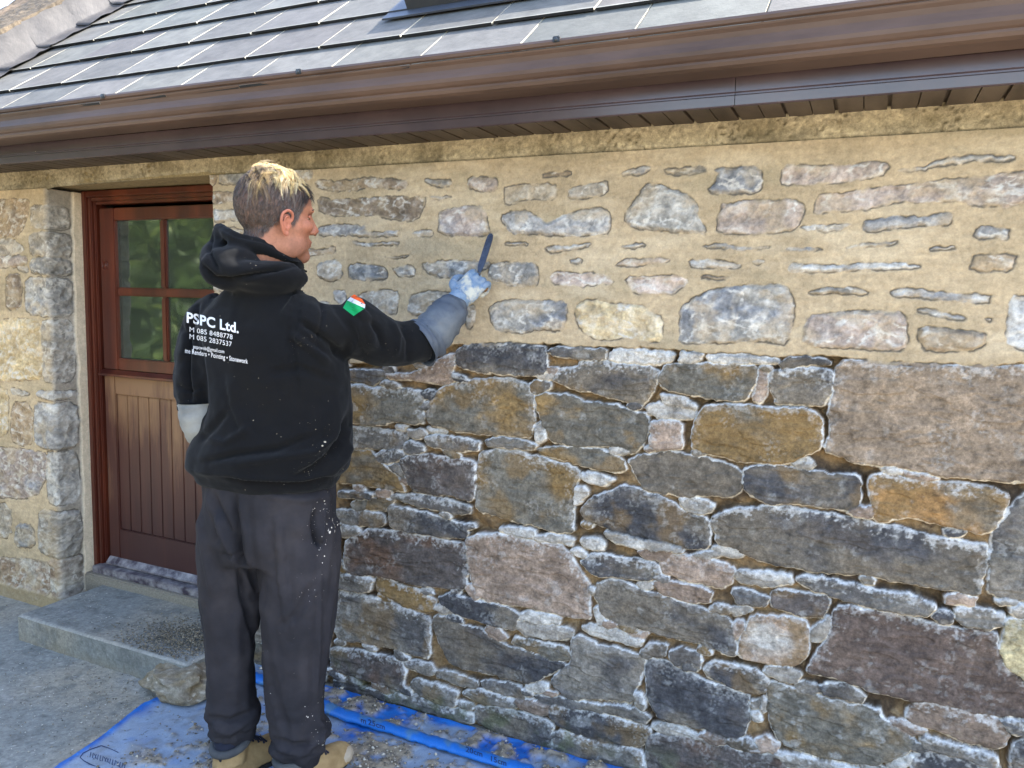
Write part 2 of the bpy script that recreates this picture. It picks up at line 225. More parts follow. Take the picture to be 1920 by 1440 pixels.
WALL="t -1859,1865 -1744,1861 -1399,1861 -1394,1836 -1423,1774 -1527,1783 -1606,1799 -1744,1799 -1840,1807;t -1864,1930 -1744,1925 -1607,1929 -1474,1916 -1465,1899 -1482,1882 -1613,1892 -1744,1888 -1859,1895;k -1403,1913 -1306,1912 -1286,1897 -1295,1886 -1361,1891 -1399,1901;p -1228,1912 -1127,1913 -1118,1879 -1138,1863 -1211,1871 -1231,1886;g -1094,1884 -981,1885 -908,1877 -909,1833 -1004,1833 -1092,1821 -1098,1850;t -960,1913 -868,1917 -863,1905 -957,1902;g -872,1870 -802,1878 -745,1886 -746,1846 -800,1835 -871,1834;w -706,1906 -635,1921 -608,1912 -639,1895 -700,1895;g -577,1910 -486,1915 -451,1912 -451,1894 -564,1895;w -1378,1862 -1291,1853 -1305,1845 -1374,1848;q -1331,1807 -1210,1825 -1163,1815 -1149,1754 -1138,1731 -1184,1717 -1337,1721 -1342,1799;w -1111,1788 -1066,1801 -997,1796 -972,1776 -947,1762 -916,1769 -881,1788 -811,1803 -747,1801 -732,1784 -736,1725 -773,1718 -921,1716 -1001,1726 -1077,1727;b -690,1783 -663,1815 -634,1866 -600,1871 -525,1845 -493,1836 -473,1804 -460,1767 -443,1729 -447,1716 -508,1722 -638,1735 -685,1755;w -1864,1757 -1744,1774 -1651,1765 -1617,1736 -1498,1748 -1503,1722 -1628,1725 -1744,1732 -1840,1730;w -1451,1738 -1372,1743 -1355,1734 -1358,1719 -1429,1719;w -947,1683 -884,1688 -795,1693 -800,1680 -883,1672 -937,1666;w -703,1685 -631,1697 -614,1689 -669,1676;k -1089,1697 -1007,1700 -1013,1689 -1082,1688;k -1555,1652 -1458,1656 -1467,1648 -1548,1647;k -1697,1711 -1605,1703 -1494,1705 -1505,1693 -1605,1692 -1692,1698;g -1860,1633 -1780,1645 -1744,1633 -1739,1579 -1792,1559 -1853,1578;b -430,1906 -365,1908 -301,1903 -288,1892 -290,1831 -376,1831 -446,1836 -411,1883;p -243,1890 -225,1909 -174,1904 -106,1900 -44,1900 -14,1905 25,1901 30,1889 15,1860 -45,1851 -116,1853 -217,1848 -243,1851;w 48,1879 118,1887 141,1902 208,1909 263,1906 317,1899 314,1891 225,1893 150,1886 118,1880 56,1872;p -145,1809 -133,1825 -52,1825 29,1836 133,1848 212,1856 274,1858 334,1866 382,1868 392,1792 341,1785 315,1775 234,1782 201,1792 120,1792 74,1798 29,1785 -53,1776 -102,1777 -138,1768 -146,1780;p -394,1807 -301,1811 -206,1812 -177,1798 -171,1776 -187,1733 -214,1723 -290,1714 -415,1718 -410,1767 -395,1782;w -23,1749 48,1754 147,1759 184,1763 190,1756 188,1733 100,1730 29,1715 -14,1716 -24,1735;g -150,1734 -91,1741 -47,1742 -63,1728 -108,1717 -145,1727;w 246,1730 312,1727 316,1691 276,1696 240,1699;k -449,1683 -403,1689 -357,1682 -303,1680 -259,1682 -264,1672 -362,1671 -428,1675;k -221,1679 -141,1676 -118,1671 -159,1666 -211,1670;g -65,1678 1,1687 69,1691 68,1682 -3,1675 -55,1673;w 141,1675 202,1681 200,1672 146,1670;t 244,1658 332,1660 339,1616 235,1614 237,1640;k -1709,1621 -1666,1628 -1559,1615 -1544,1600 -1552,1569 -1650,1571 -1713,1576;k -1526,1616 -1442,1625 -1431,1610 -1434,1582 -1492,1582 -1518,1603;k -1406,1631 -1301,1644 -1146,1638 -1139,1620 -1231,1579 -1356,1586 -1399,1607;k -1146,1626 -1100,1638 -986,1633 -967,1613 -974,1556 -1060,1560 -1151,1579;p -926,1599 -893,1610 -839,1602 -780,1608 -733,1595 -707,1571 -767,1564 -837,1558 -910,1565 -928,1576;p -682,1595 -587,1594 -529,1603 -478,1583 -500,1560 -531,1539 -570,1540 -651,1542;p -712,1631 -668,1649 -558,1652 -542,1647 -573,1636 -655,1625 -700,1625;g -1673,1523 -1589,1537 -1507,1535 -1495,1520 -1499,1470 -1513,1445 -1650,1472;g -1448,1515 -1412,1531 -1327,1541 -1271,1527 -1368,1449 -1462,1452;g -1230,1489 -1196,1487 -1185,1449 -1208,1412 -1228,1411;b -1149,1488 -1097,1510 -995,1518 -884,1515 -865,1507 -866,1431 -886,1416 -967,1418 -1030,1404 -1107,1404 -1128,1433;y -847,1496 -812,1514 -771,1520 -696,1511 -617,1502 -594,1489 -560,1469 -549,1399 -623,1396 -668,1402 -731,1394 -784,1397 -827,1443;b -497,1503 -467,1530 -432,1551 -366,1568 -317,1571 -263,1572 -230,1582 -210,1573 -194,1540 -183,1511 -188,1410 -263,1410 -342,1403 -440,1399 -508,1390 -507,1433 -507,1476;w -204,1630 -162,1632 -111,1630 -66,1628 4,1637 65,1638 124,1631 129,1622 66,1619 -21,1616 -96,1608 -193,1607 -208,1617;w -489,1644 -411,1644 -335,1634 -334,1622 -405,1619 -482,1618;g -153,1556 -107,1564 -35,1570 1,1561 -3,1547 -61,1550 -133,1544;w 61,1565 99,1568 162,1559 219,1556 287,1557 284,1534 221,1537 130,1542 71,1546 60,1555;k 126,1514 165,1515 207,1503 236,1494 225,1487 179,1497 129,1505;p -149,1492 -94,1498 -13,1506 48,1507 82,1508 100,1495 106,1466 105,1400 20,1401 -56,1404 -157,1409 -156,1457;t 132,1467 185,1469 243,1462 291,1453 285,1423 254,1412 186,1406 140,1411 132,1439;w 328,1551 371,1554 424,1549 430,1425 371,1418 347,1426 335,1434;g -301,1645 -272,1643 -274,1633 -298,1634;p 276,1496 295,1496 292,1486;t -450,1597 -368,1596 -372,1588 -444,1589;k -858,1645 -817,1648 -822,1633 -852,1632;w -100,1741 -182,1736 -161,1724 -126,1727;G -1700,1244 -1557,1246 -1556,1220 -1602,1192 -1700,1205 -1744,1208 -1744,1235;P -1545,1240 -1434,1242 -1279,1330 -1269,1235 -1298,1211 -1422,1222 -1538,1225;K -1264,1337 -1227,1354 -1054,1368 -940,1362 -930,1348 -928,1281 -962,1268 -1091,1268 -1171,1270 -1263,1285;G -924,1354 -879,1365 -794,1366 -735,1358 -734,1333 -823,1333 -902,1341;W -718,1347 -707,1365 -644,1370 -523,1363 -527,1338 -598,1329 -717,1331;K -901,1286 -822,1302 -814,1320 -758,1326 -665,1320 -586,1316 -564,1307 -573,1268 -598,1203 -660,1206 -718,1219 -838,1235 -903,1254;O -561,1301 -540,1322 -473,1336 -330,1345 -278,1337 -278,1303 -296,1252 -316,1236 -405,1238 -469,1243 -534,1254 -559,1272;O -1744,1188 -1696,1188 -1657,1194 -1618,1181 -1511,1185 -1386,1184 -1388,1118 -1398,1070 -1510,1066 -1601,1048 -1696,1053 -1744,1049;O -1370,1113 -1349,1165 -1321,1198 -1266,1218 -1211,1237 -1110,1249 -1051,1250 -999,1233 -973,1205 -971,1135 -981,1060 -1046,1062 -1166,1060 -1262,1057 -1348,1071 -1373,1088;O -963,1194 -929,1209 -837,1210 -788,1188 -706,1194 -648,1179 -591,1165 -584,1140 -598,1078 -630,1043 -689,1060 -759,1056 -843,1050 -912,1063 -939,1120 -959,1165;W -595,1189 -570,1202 -494,1200 -448,1196 -450,1177 -471,1169 -535,1164 -591,1173;P -576,1146 -546,1157 -489,1157 -480,1079 -514,1067 -572,1066;W -964,1106 -939,1120 -927,1056 -956,1047;G -1793,1021 -1632,1036 -1457,1023 -1479,966 -1699,956 -1793,950;W -1517,1046 -1457,1052 -1479,1034;W -1453,1039 -1398,1048 -1376,1037 -1398,1013 -1442,1018;W -1384,1058 -1305,1050 -1308,1043 -1369,1044;G -1380,1024 -1333,1035 -1234,1035 -1165,1026 -1168,1001 -1233,985 -1361,994;G -1142,1035 -1105,1048 -1020,1047 -952,1039 -968,1022 -1045,1017 -1131,1017;O -955,1018 -917,1036 -771,1049 -705,1038 -658,1015 -651,987 -674,979 -768,985 -860,1001 -942,1007;G -1468,990 -1434,1003 -1383,989 -1379,970 -1449,956 -1467,967;O -1776,938 -1703,942 -1624,947 -1585,932 -1539,897 -1485,851 -1462,818 -1584,816 -1695,819 -1776,816;G -1539,907 -1501,918 -1474,892 -1470,860 -1515,884;R -1486,929 -1434,954 -1317,961 -1184,959 -1180,901 -1188,825 -1272,830 -1373,820 -1432,825 -1455,861;O -1169,989 -1104,1003 -1015,1005 -929,993 -811,974 -814,913 -826,831 -818,765 -883,751 -960,767 -1058,771 -1174,792 -1177,895;W -801,958 -768,971 -684,955 -725,930 -797,941;W -817,915 -784,916 -777,903 -800,864 -818,856;K -641,1018 -608,1040 -508,1059 -412,1053 -302,1030 -297,977 -313,951 -390,945 -486,925 -586,938 -622,979;K -292,1037 -247,1050 -189,1051 -126,1046 -55,1044 13,1052 20,1020 17,954 -40,951 -106,955 -163,950 -226,939 -252,949 -292,986;Q 40,1042 66,1060 144,1055 233,1054 318,1059 370,1040 364,997 340,936 316,930 241,943 178,952 126,949 75,925 57,939 46,998;W -553,1236 -476,1226 -447,1212 -451,1199 -532,1202;P -268,1330 -246,1326 -248,1269 -258,1237 -281,1241 -272,1299;K -239,1324 -205,1333 -111,1342 -74,1336 -74,1272 -86,1241 -161,1240 -219,1238 -231,1270 -242,1295;W -417,1360 -386,1370 -315,1368 -231,1365 -214,1358 -265,1353 -355,1348 -411,1350;K -211,1354 -188,1369 -113,1371 -80,1361 -121,1356 -168,1346 -205,1336;W -491,1365 -433,1365 -437,1354 -479,1336 -500,1343;O -439,1180 -425,1208 -368,1219 -277,1223 -199,1224 -132,1227 -99,1214 -92,1185 -88,1114 -129,1099 -161,1070 -199,1061 -268,1061 -318,1058 -407,1070 -453,1089 -448,1136;B -65,1342 -48,1363 -4,1370 75,1365 168,1368 290,1368 374,1377 478,1383 504,1085 399,1079 312,1080 231,1075 168,1082 103,1090 51,1084 6,1089 -31,1105 -78,1112 -67,1162 -72,1232 -65,1272;W 69,1078 108,1080 122,1072 79,1065;P 126,1075 211,1068 183,1055 135,1064;G 341,922 374,998 407,1052 501,1071 526,784 424,764 385,764 344,774 344,836;G -1776,706 -1553,723 -1544,685 -1623,666 -1776,661;G -1548,791 -1433,809 -1286,809 -1191,799 -1201,770 -1372,763;G -1753,784 -1600,790 -1611,770 -1753,760;K -1534,757 -1439,754 -1328,742 -1215,730 -1204,706 -1214,682 -1314,674 -1431,672 -1513,680;R -1719,604 -1599,660 -1468,663 -1312,660 -1216,656 -1218,598 -1209,497 -1288,485 -1413,479 -1574,484 -1670,474 -1711,481 -1731,540;P -1210,676 -1158,706 -1077,716 -958,712 -863,706 -824,682 -798,639 -753,581 -756,484 -811,473 -893,475 -971,484 -1030,476 -1118,469 -1153,481 -1196,544 -1208,619;W -1084,736 -1038,749 -953,750 -952,725 -1024,724 -1077,725;W -949,729 -895,743 -820,740 -826,718 -907,717 -952,719;W -790,748 -760,755 -717,747 -719,720 -771,718;W -825,703 -795,720 -767,698 -775,684 -819,692;W -713,777 -666,790 -574,787 -462,776 -461,756 -533,750 -618,748 -700,761;K -797,835 -759,885 -706,909 -650,938 -591,929 -518,908 -476,885 -389,867 -380,811 -389,771 -445,767 -528,771 -630,772 -719,794 -787,815;K -787,665 -746,704 -639,707 -531,702 -524,677 -556,652 -637,643 -743,636;P -526,717 -490,740 -428,745 -340,741 -308,723 -313,681 -336,664 -392,667 -457,672 -516,679;K -730,597 -695,625 -633,623 -563,610 -437,591 -355,581 -307,566 -292,510 -286,464 -333,464 -415,475 -498,475 -583,483 -681,490 -708,511 -732,552;W -601,632 -550,644 -555,623 -584,618;P -548,644 -457,660 -367,651 -373,611 -445,601 -521,614;W -739,511 -727,529 -708,505 -695,475 -719,470;K -1323,449 -1266,470 -1167,466 -1070,465 -1003,453 -1009,420 -1021,396 -1096,390 -1207,400 -1286,417;P -1206,517 -1182,521 -1153,481 -1167,466 -1199,492;W -1000,454 -964,467 -855,464 -860,438 -937,435 -996,436;W -1015,400 -1002,425 -904,429 -816,429 -821,397 -903,380 -988,381;W -785,441 -749,461 -664,460 -576,449 -587,426 -651,421 -735,428;G -1785,458 -1694,473 -1602,466 -1609,423 -1694,407 -1785,405;O -1594,474 -1559,487 -1504,459 -1413,459 -1338,433 -1337,394 -1367,381 -1465,389 -1582,421;G -1768,394 -1661,399 -1503,381 -1359,363 -1351,324 -1353,216 -1425,214 -1580,214 -1777,200;K -1340,360 -1308,380 -1250,372 -1136,356 -1046,323 -947,320 -830,309 -868,281 -931,229 -983,207 -1064,210 -1161,213 -1246,207 -1283,225 -1321,304;O -1017,368 -935,360 -832,370 -812,331 -869,312 -947,326 -1027,341;G -815,399 -790,416 -716,401 -626,397 -568,386 -572,344 -592,273 -596,230 -679,222 -739,213 -814,188 -885,239 -842,293 -806,320;K -580,407 -547,444 -496,449 -506,406 -545,397;G -484,431 -455,449 -394,451 -387,421 -402,387 -443,382 -482,400;K -563,346 -558,383 -511,390 -426,371 -327,349 -248,338 -237,286 -245,225 -272,200 -336,200 -418,205 -511,207 -548,260;R -1794,161 -1620,178 -1470,176 -1447,141 -1461,68 -1579,68 -1794,67;G -1462,175 -1409,192 -1349,197 -1326,168 -1363,146 -1447,154;G -1438,87 -1408,115 -1318,123 -1238,116 -1237,62 -1302,53 -1400,62;G -1334,167 -1246,180 -1160,168 -1160,148 -1231,137 -1318,143;G -1139,173 -1063,191 -982,184 -975,148 -1062,145 -1132,155;G -1223,113 -1159,141 -1076,142 -994,130 -1020,107 -1130,96;G -1226,85 -1172,85 -1172,65 -1222,59;W -976,199 -917,226 -888,223 -903,191 -956,185;K -1165,74 -1088,87 -993,98 -868,92 -872,27 -877,-32 -990,-18 -1093,0 -1157,16;G -1500,45 -1423,57 -1236,49 -1172,45 -1174,11 -1272,6 -1407,6 -1531,9;K -902,134 -863,157 -738,170 -558,162 -537,155 -544,111 -566,90 -673,69 -765,75 -848,91;G -942,169 -864,182 -739,194 -595,218 -542,202 -558,174 -677,179 -800,166 -915,150;G -866,48 -835,75 -734,71 -613,74 -554,72 -539,-9 -766,-76 -857,-39;K -1785,26 -1619,30 -1531,23 -1437,5 -1579,-3 -1785,-18;R -545,126 -500,154 -416,161 -350,162 -238,167 -131,171 -97,105 -535,-26;G -592,273 -569,279 -553,241 -566,223 -584,233;W -532,178 -484,191 -417,187 -366,169 -399,157 -483,152 -531,160;K -381,871 -346,898 -295,916 -211,930 -114,936 26,924 159,909 306,897 327,896 333,873 328,824 317,763 255,766 148,767 36,773 0,764 -103,759 -201,763 -283,777 -356,798;W -381,766 -334,769 -390,740 -428,745;W -310,709 -285,722 -209,735 -150,735 -139,715 -187,696 -293,687;G -130,727 -102,746 -31,740 75,733 159,739 216,724 227,716 206,687 132,685 60,687 -14,691 -81,705;G -310,657 -282,670 -205,660 -218,630 -295,626;R -198,672 -167,686 -99,693 -39,686 -47,631 -95,622 -163,625 -194,635;W -322,602 -258,617 -248,608 -292,582;L -246,586 -222,602 -162,608 -104,612 -85,586 -83,512 -115,472 -183,459 -265,460 -281,473 -278,513 -260,556;P -292,566 -266,574 -274,536 -289,514 -298,531;W -80,587 -47,621 -31,629 -31,603 -48,562 -69,552 -79,566;D -21,653 -12,670 43,675 133,673 220,660 304,662 369,671 385,615 405,571 442,550 549,557 558,453 450,451 395,444 321,441 236,445 171,439 95,441 35,453 1,461 -84,457 -76,481 -42,553 -22,605;P 248,745 280,756 314,753 315,736 253,731;K 223,685 234,703 259,708 273,695 266,672 237,671;G 275,721 315,729 380,722 383,693 344,675 286,683;Y 387,713 534,733 548,566 445,556 412,582 390,602 390,665;G -446,443 -391,437 -394,391 -460,382 -462,428;K -378,400 -348,433 -305,434 -243,431 -188,411 -198,369 -228,354 -291,358 -366,374;W -204,429 -193,446 -133,457 -98,443 -111,418 -151,414;K -53,416 -26,438 30,446 74,420 61,401 5,403 -42,402;O -189,383 -180,402 -150,398 -80,393 -8,384 108,391 113,372 146,354 206,318 203,301 162,258 110,221 74,216 -20,206 -99,211 -149,225 -172,270 -186,328;P 180,405 198,432 228,443 321,441 395,435 419,396 409,368 386,349 328,351 255,367 198,368 178,383;G 218,342 244,346 329,336 395,334 406,302 331,306 272,310 224,317;K 205,280 247,305 332,301 394,299 399,239 207,181;W -234,327 -212,335 -210,310 -228,311;W -230,294 -210,302 -200,273 -223,267;P -220,212 -185,232 -149,214 -152,188 -198,184;W 154,245 200,279 206,265 177,235 146,227;W -168,192 -68,198 28,203 75,200 -115,151;G 399,436 519,457 524,410 426,408;W -207,339 -197,347 -190,310 -200,302;K 429,364 463,393 561,415 569,320 440,282"
PIER="t -3678,1911 -3549,1915 -3469,1904 -3478,1865 -3535,1763 -3625,1744 -3821,1766 -3810,1906;t -3651,1568 -3560,1577 -3546,1512 -3565,1414 -3662,1411 -3663,1494;y -3719,1355 -3613,1371 -3412,1363 -3416,1100 -3608,1083 -3948,1048 -3923,1344;y -3866,1027 -3743,1036 -3684,1023 -3697,850 -3720,805 -3872,782;w -3663,1041 -3528,1022 -3535,1013 -3652,1008;t -3661,973 -3512,977 -3518,782 -3603,769 -3682,783;q -3932,722 -3765,740 -3566,752 -3401,744 -3432,639 -3516,526 -3953,469;k -3670,382 -3538,384 -3539,275 -3685,260;g -3926,454 -3704,466 -3710,297 -3940,279;L -4022,146 -3807,182 -3602,207 -3420,220 -3429,79 -3576,7 -4038,-43;g -3850,1738 -3691,1732 -3587,1735 -3515,1690 -3567,1666 -3856,1667;p -3619,1658 -3504,1658 -3507,1618 -3622,1609;p -3657,1658 -3606,1658 -3622,1609 -3834,1600 -3829,1659;w -3570,1618 -3508,1610 -3497,1586 -3559,1593;g -3463,1791 -3466,1833 -3459,1879 -3360,1883 -3250,1879 -3240,1833 -3252,1787 -3352,1783;g -3478,1662 -3481,1710 -3474,1762 -3360,1766 -3250,1762 -3240,1710 -3252,1658 -3352,1654;k -3470,1581 -3473,1612 -3466,1646 -3360,1650 -3250,1646 -3240,1612 -3252,1577 -3352,1573;w -3525,1394 -3528,1473 -3521,1556 -3360,1560 -3250,1556 -3240,1473 -3252,1390 -3352,1386;g -3421,1091 -3424,1225 -3417,1364 -3360,1368 -3250,1364 -3240,1225 -3252,1087 -3352,1083;w -3464,1012 -3467,1023 -3460,1038 -3360,1042 -3250,1038 -3240,1023 -3252,1008 -3352,1004;w -3496,776 -3499,877 -3492,983 -3360,987 -3250,983 -3240,877 -3252,772 -3352,768;w -3428,515 -3431,631 -3424,752 -3360,756 -3250,752 -3240,631 -3252,511 -3352,507;g -3499,257 -3502,361 -3495,470 -3360,474 -3250,470 -3240,361 -3252,253 -3352,249;L -3427,66 -3430,151 -3423,240 -3360,244 -3250,240 -3240,151 -3252,62 -3352,58"
BOUND=[(-1.942, 1.23), (-1.696, 1.264), (-1.467, 1.306), (-1.275, 1.349), (-0.922, 1.366), (-0.556, 1.373), (-0.246, 1.373), (-0.076, 1.371), (0.084, 1.367), (0.173, 1.361), (0.374, 1.378), (0.464, 1.383)]
# ------------------------------------------------------------------ stonework
PAL = dict(b=((124, 127, 134), (158, 156, 152)), p=((184, 170, 162), (160, 148, 140)), w=((184, 184, 184), (150, 150, 152)), t=((160, 142, 120), (134, 120, 106)),
           k=((112, 115, 120), (142, 142, 142)), g=((168, 160, 148), (142, 137, 130)), q=((158, 146, 140), (150, 152, 160)), y=((212, 196, 162), (190, 172, 138)),
           K=((72, 72, 76), (108, 101, 92)), O=((128, 106, 72), (104, 100, 92)), B=((134, 119, 104), (146, 129, 111)), D=((98, 85, 79), (110, 95, 86)), G=((122, 117, 110), (94, 92, 92)),
           W=((184, 180, 174), (140, 134, 126)), P=((156, 138, 124), (128, 112, 100)), R=((104, 84, 72), (88, 82, 80)), L=((190, 184, 176), (150, 130, 112)),
           Y=((206, 192, 152), (170, 160, 130)), Q=((136, 106, 70), (108, 98, 84)))
def parse(t):
    out = []
    for l in t.split(';'):
        a, b = l.split(' ', 1)
        out.append((a, np.array([[float(v) / 1000 for v in q.split(',')] for q in b.split()])))
    return out
def chaikin(p, it=1, c=.2):
    for _ in range(it):
        q = np.roll(p, -1, 0); p = np.stack([p * (1 - c) + q * c, p * c + q * (1 - c)], 1).reshape(-1, 2)
    return p
def poly_sd(p, X, Y):
    """signed distance, positive inside"""
    best = np.full(X.shape, 1e9, np.float32); ins = np.zeros(X.shape, bool)
    q = np.roll(p, -1, 0)
    for (ax, ay), (bx, by) in zip(p, q):
        ex, ey = bx - ax, by - ay; wx, wy = X - ax, Y - ay
        t = np.clip((wx * ex + wy * ey) / (ex * ex + ey * ey + 1e-12), 0, 1)
        dx = wx - ex * t; dy = wy - ey * t; best = np.minimum(best, dx * dx + dy * dy)
        c = (ay > Y) != (by > Y)
        with np.errstate(divide='ignore', invalid='ignore'):
            ins ^= c & (X < (bx - ax) * (Y - ay) / (by - ay + 1e-12) + ax)
    d = np.sqrt(best); return np.where(ins, d, -d)
class Field:
    def __init__(s, s0, s1, v0, v1, step, seed=0):
        s.ss = np.arange(s0, s1 + step * .5, step); s.vs = np.arange(v0, v1 + step * .5, step)
        s.S, s.V = np.meshgrid(s.ss, s.vs, indexing='ij'); s.S = s.S.astype(np.float32); s.V = s.V.astype(np.float32)
        s.step = step; sh = s.S.shape
        s.d1 = np.full(sh, -1., np.float32); s.d2 = np.full(sh, -1., np.float32); s.id = np.full(sh, -1, np.int32); s.types = []; s.polys = []
        s.WX = s.S + .007 * fbm(s.S, s.V, .06, seed) + .0048 * fbm(s.S, s.V, .017, seed + 2, 2)
        s.WY = s.V + .006 * fbm(s.S, s.V, .07, seed + 1) + .0046 * fbm(s.S, s.V, .016, seed + 3, 2)
        s.rs = random.Random(seed + 5)
    def stone(s, t, p, it=1):
        p = chaikin(p, it, .12 if t.isupper() else .2); m = .045
        i0 = np.searchsorted(s.ss, p[:, 0].min() - m); i1 = np.searchsorted(s.ss, p[:, 0].max() + m)
        j0 = np.searchsorted(s.vs, p[:, 1].min() - m); j1 = np.searchsorted(s.vs, p[:, 1].max() + m)
        if i1 <= i0 or j1 <= j0: return
        w = (slice(i0, i1), slice(j0, j1)); d = poly_sd(p, s.WX[w], s.WY[w])
        k = len(s.types); s.types.append(t); s.polys.append(p)
        a = s.d1[w]; up = d > a
        s.d2[w] = np.where(up, a, np.maximum(s.d2[w], d)); s.id[w] = np.where(up, k, s.id[w]); s.d1[w] = np.where(up, d, a)
    def at(s, x, y):
        i = int(round((x - s.ss[0]) / s.step)); j = int(round((y - s.vs[0]) / s.step))
        if i < 0 or j < 0 or i >= len(s.ss) or j >= len(s.vs): return -1.
        return float(s.d1[i, j])
    def courses(s, x0, x1, y0, y1, types, gap=.006, hr=(.05, .13), wr=(.09, .30)):
        """coursed rubble wherever nothing has been laid yet"""
        r = s.rs; y = y0
        while y < y1:
            h = r.uniform(*hr); x = x0 + r.uniform(0, .06)
            while x < x1:
                w = r.uniform(*wr) * (1 if h > .07 else .8)
                j = lambda k=.012: r.uniform(-k, k)
                p = np.array([[x + gap + j(.006), y + gap + j(.006)], [x + w * .5, y + gap + j(.008)], [x + w - gap + j(.006), y + gap + j(.006)], [x + w - gap * .6 + j(.008), y + h * .5],
                              [x + w - gap + j(.012), y + h - gap + j(.01)], [x + w * .5, y + h - gap + j(.008)], [x + gap + j(.01), y + h - gap + j(.01)], [x + gap + j(.005), y + h * .5]])
                ok = all(s.at(x + w * a, y + h * b) < -.004 for a in (.1, .3, .5, .7, .9) for b in (.15, .5, .85))
                if ok: s.stone(r.choice(types), p)
                x += w if ok else .02
            y += h if True else 0
    def slips(s, x0, x1, y0, y1, types, n, keep=None):
        r = s.rs
        for _ in range(n):
            x = r.uniform(x0, x1); y = r.uniform(y0, y1)
            if keep and not keep(x, y): continue
            d = -s.at(x, y)
            if d < .0095: continue
            b = min(d * .95, .022); a = b * r.uniform(1.3, 3.2)
            an = r.uniform(-.25, .25)
            p = [(a * math.cos(q) * (1 + r.uniform(-.2, .2)), b * math.sin(q) * (1 + r.uniform(-.15, .15))) for q in [i * math.pi / 4 + .3 for i in range(8)]]
            s.stone(r.choice(types), np.array([[x + u * math.cos(an) - v * math.sin(an), y + u * math.sin(an) + v * math.cos(an)] for u, v in p]))
    def finish(s, zone, seed=0, joint=(186, 168, 140), grow=0.):
        """zone: 1 = freshly pointed, 0 = raked out. Returns height and albedo"""
        S, V = s.S, s.V; n = max(1, len(s.types)); rs = np.random.RandomState(seed + 11)
        eff = np.minimum(s.d1, np.where(s.d2 > -.03, (s.d1 - s.d2) * .5, s.d1))
        idx = np.clip(s.id, 0, None)
        A = np.array([PAL[t][0] for t in s.types], float); B = np.array([PAL[t][1] for t in s.types], float)
        A = alb(A * (1 + rs.uniform(-.07, .07, (n, 1)))); B = alb(B * (1 + rs.uniform(-.06, .06, (n, 1))))
        proud = rs.uniform(-.004, .006, n); tx = rs.uniform(-.04, .04, n); tv = rs.uniform(-.05, .05, n)
        cx = np.array([p[:, 0].mean() for p in s.polys]); cv = np.array([p[:, 1].mean() for p in s.polys])
        pt = np.array([rs.uniform(.25, .75) for _ in s.types]); rimk = rs.uniform(.45, 1., n); dk = rs.uniform(.0, 1., n)
        off = rs.uniform(0, 30, n).astype(np.float32)
        lower = np.array([t.isupper() for t in s.types])[idx]; eff = eff + np.where(lower, .0062, grow)
        pr, ptt = proud[idx], pt[idx]; ox = off[idx]
        tilt = (S - cx[idx]) * tx[idx] + (V - cv[idx]) * tv[idx]
        # ---- noise per stone
        f1 = fbm(S + ox, V - ox, .09, seed, 5, 1.6); f2 = fbm(S - ox, V + ox, .025, seed + 1, 4, 1.3); f3 = fbm(S, V, .008, seed + 2, 3)
        r1 = rid(S + ox * .7, V + ox, .05, seed + 3, 4, 1.2); lam = rid(S * 1. + V * .12 + ox, V * 3.2, .12, seed + 4, 4)
        face = .004 * f1 + .0022 * f2 + .0009 * f3
        hP = pr * 1.2 + tilt * .6 + .016 * (r1 - .55) + face * 1.3 + .0015
        hP = hP * ss(-.001, .012, eff)
        jn = fbm(S, V, .12, seed + 5, 3); jf = fbm(S, V, .012, seed + 6, 3)
        mP = .0030 * jn + .0013 * jf + .0012 * fbm(S, V, .03, seed + 1, 3, 2.5)
        crack = np.exp(-(np.clip(np.abs(eff + .0006) - .0004, 0, 1) / .0019) ** 2) * ss(-.35, .25, fbm(S, V, .03, seed + 7, 3))
        tP = ss(-.0012, .0012, eff)
        hpt = mP * (1 - tP) + hP * tP - .0045 * crack
        # ---- raked out
        rnd = 1 - np.clip(eff / .010, 0, 1)
        q_ = 2.2 * (fbm(S + ox, V * 1.7 - ox, .085, seed + 2, 4, 1.8) + 1.3); fl_q = np.floor(q_); chips = (fl_q + ss(.0, .12, q_ - fl_q)) * .0042
        hR = pr * 1.3 + tilt * .8 + face * .6 + .004 * (r1 - .5) + .007 * (lam - .5) + chips - .012 - .009 * rnd ** 2.0
        deep = ss(-.2, .45, fbm(S, V, .11, seed + 8, 3))
        mR = -.021 - .022 * deep + .006 * f2 + .004 * fbm(S, V, .02, seed + 9, 3)
        tR = ss(-.0034, .0002, eff)
        tH = ss(-.0062, .0006, eff); hr = mR * (1 - tH) + hR * tH
        z = zone
        h = hpt * z + hr * (1 - z)
        # ---- colour
        ta = ss(.5 - .12, .5 + .12, .5 + .5 * f1 * .9 + (ptt - .5) * .6)
        st = mixc(A[idx], np.zeros(3), ta * 0); st = st * (1 - ta[..., None]) + B[idx] * ta[..., None]
        st *= (1 + .40 * f2 + .36 * f3)[..., None] * (.74 + .48 * r1)[..., None]
        scr = ss(.66, .84, rid(S + ox, V, .022, seed + 1, 4, 1.5)) * ss(-.4, .3, fbm(S + ox, V, .05, seed + 4, 3))
        stP = mixc(st, alb((214, 212, 208)), np.clip(scr * .75 + ss(.05, .5, f2) * .35, 0, 1))
        topw = np.clip(np.gradient(eff, s.step, axis=1), -1, 1)                         # lime on the arrises, plus light on upper and lower edges painted in
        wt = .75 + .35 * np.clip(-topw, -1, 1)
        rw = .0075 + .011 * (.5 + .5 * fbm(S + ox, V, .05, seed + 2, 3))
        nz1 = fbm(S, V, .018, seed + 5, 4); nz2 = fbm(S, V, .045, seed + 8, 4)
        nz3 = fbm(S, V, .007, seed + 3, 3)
        ra = ss(.32, .60, 1.22 - eff / .0050 + .8 * nz1 + .5 * nz2) * (.75 + .3 * rimk[idx])
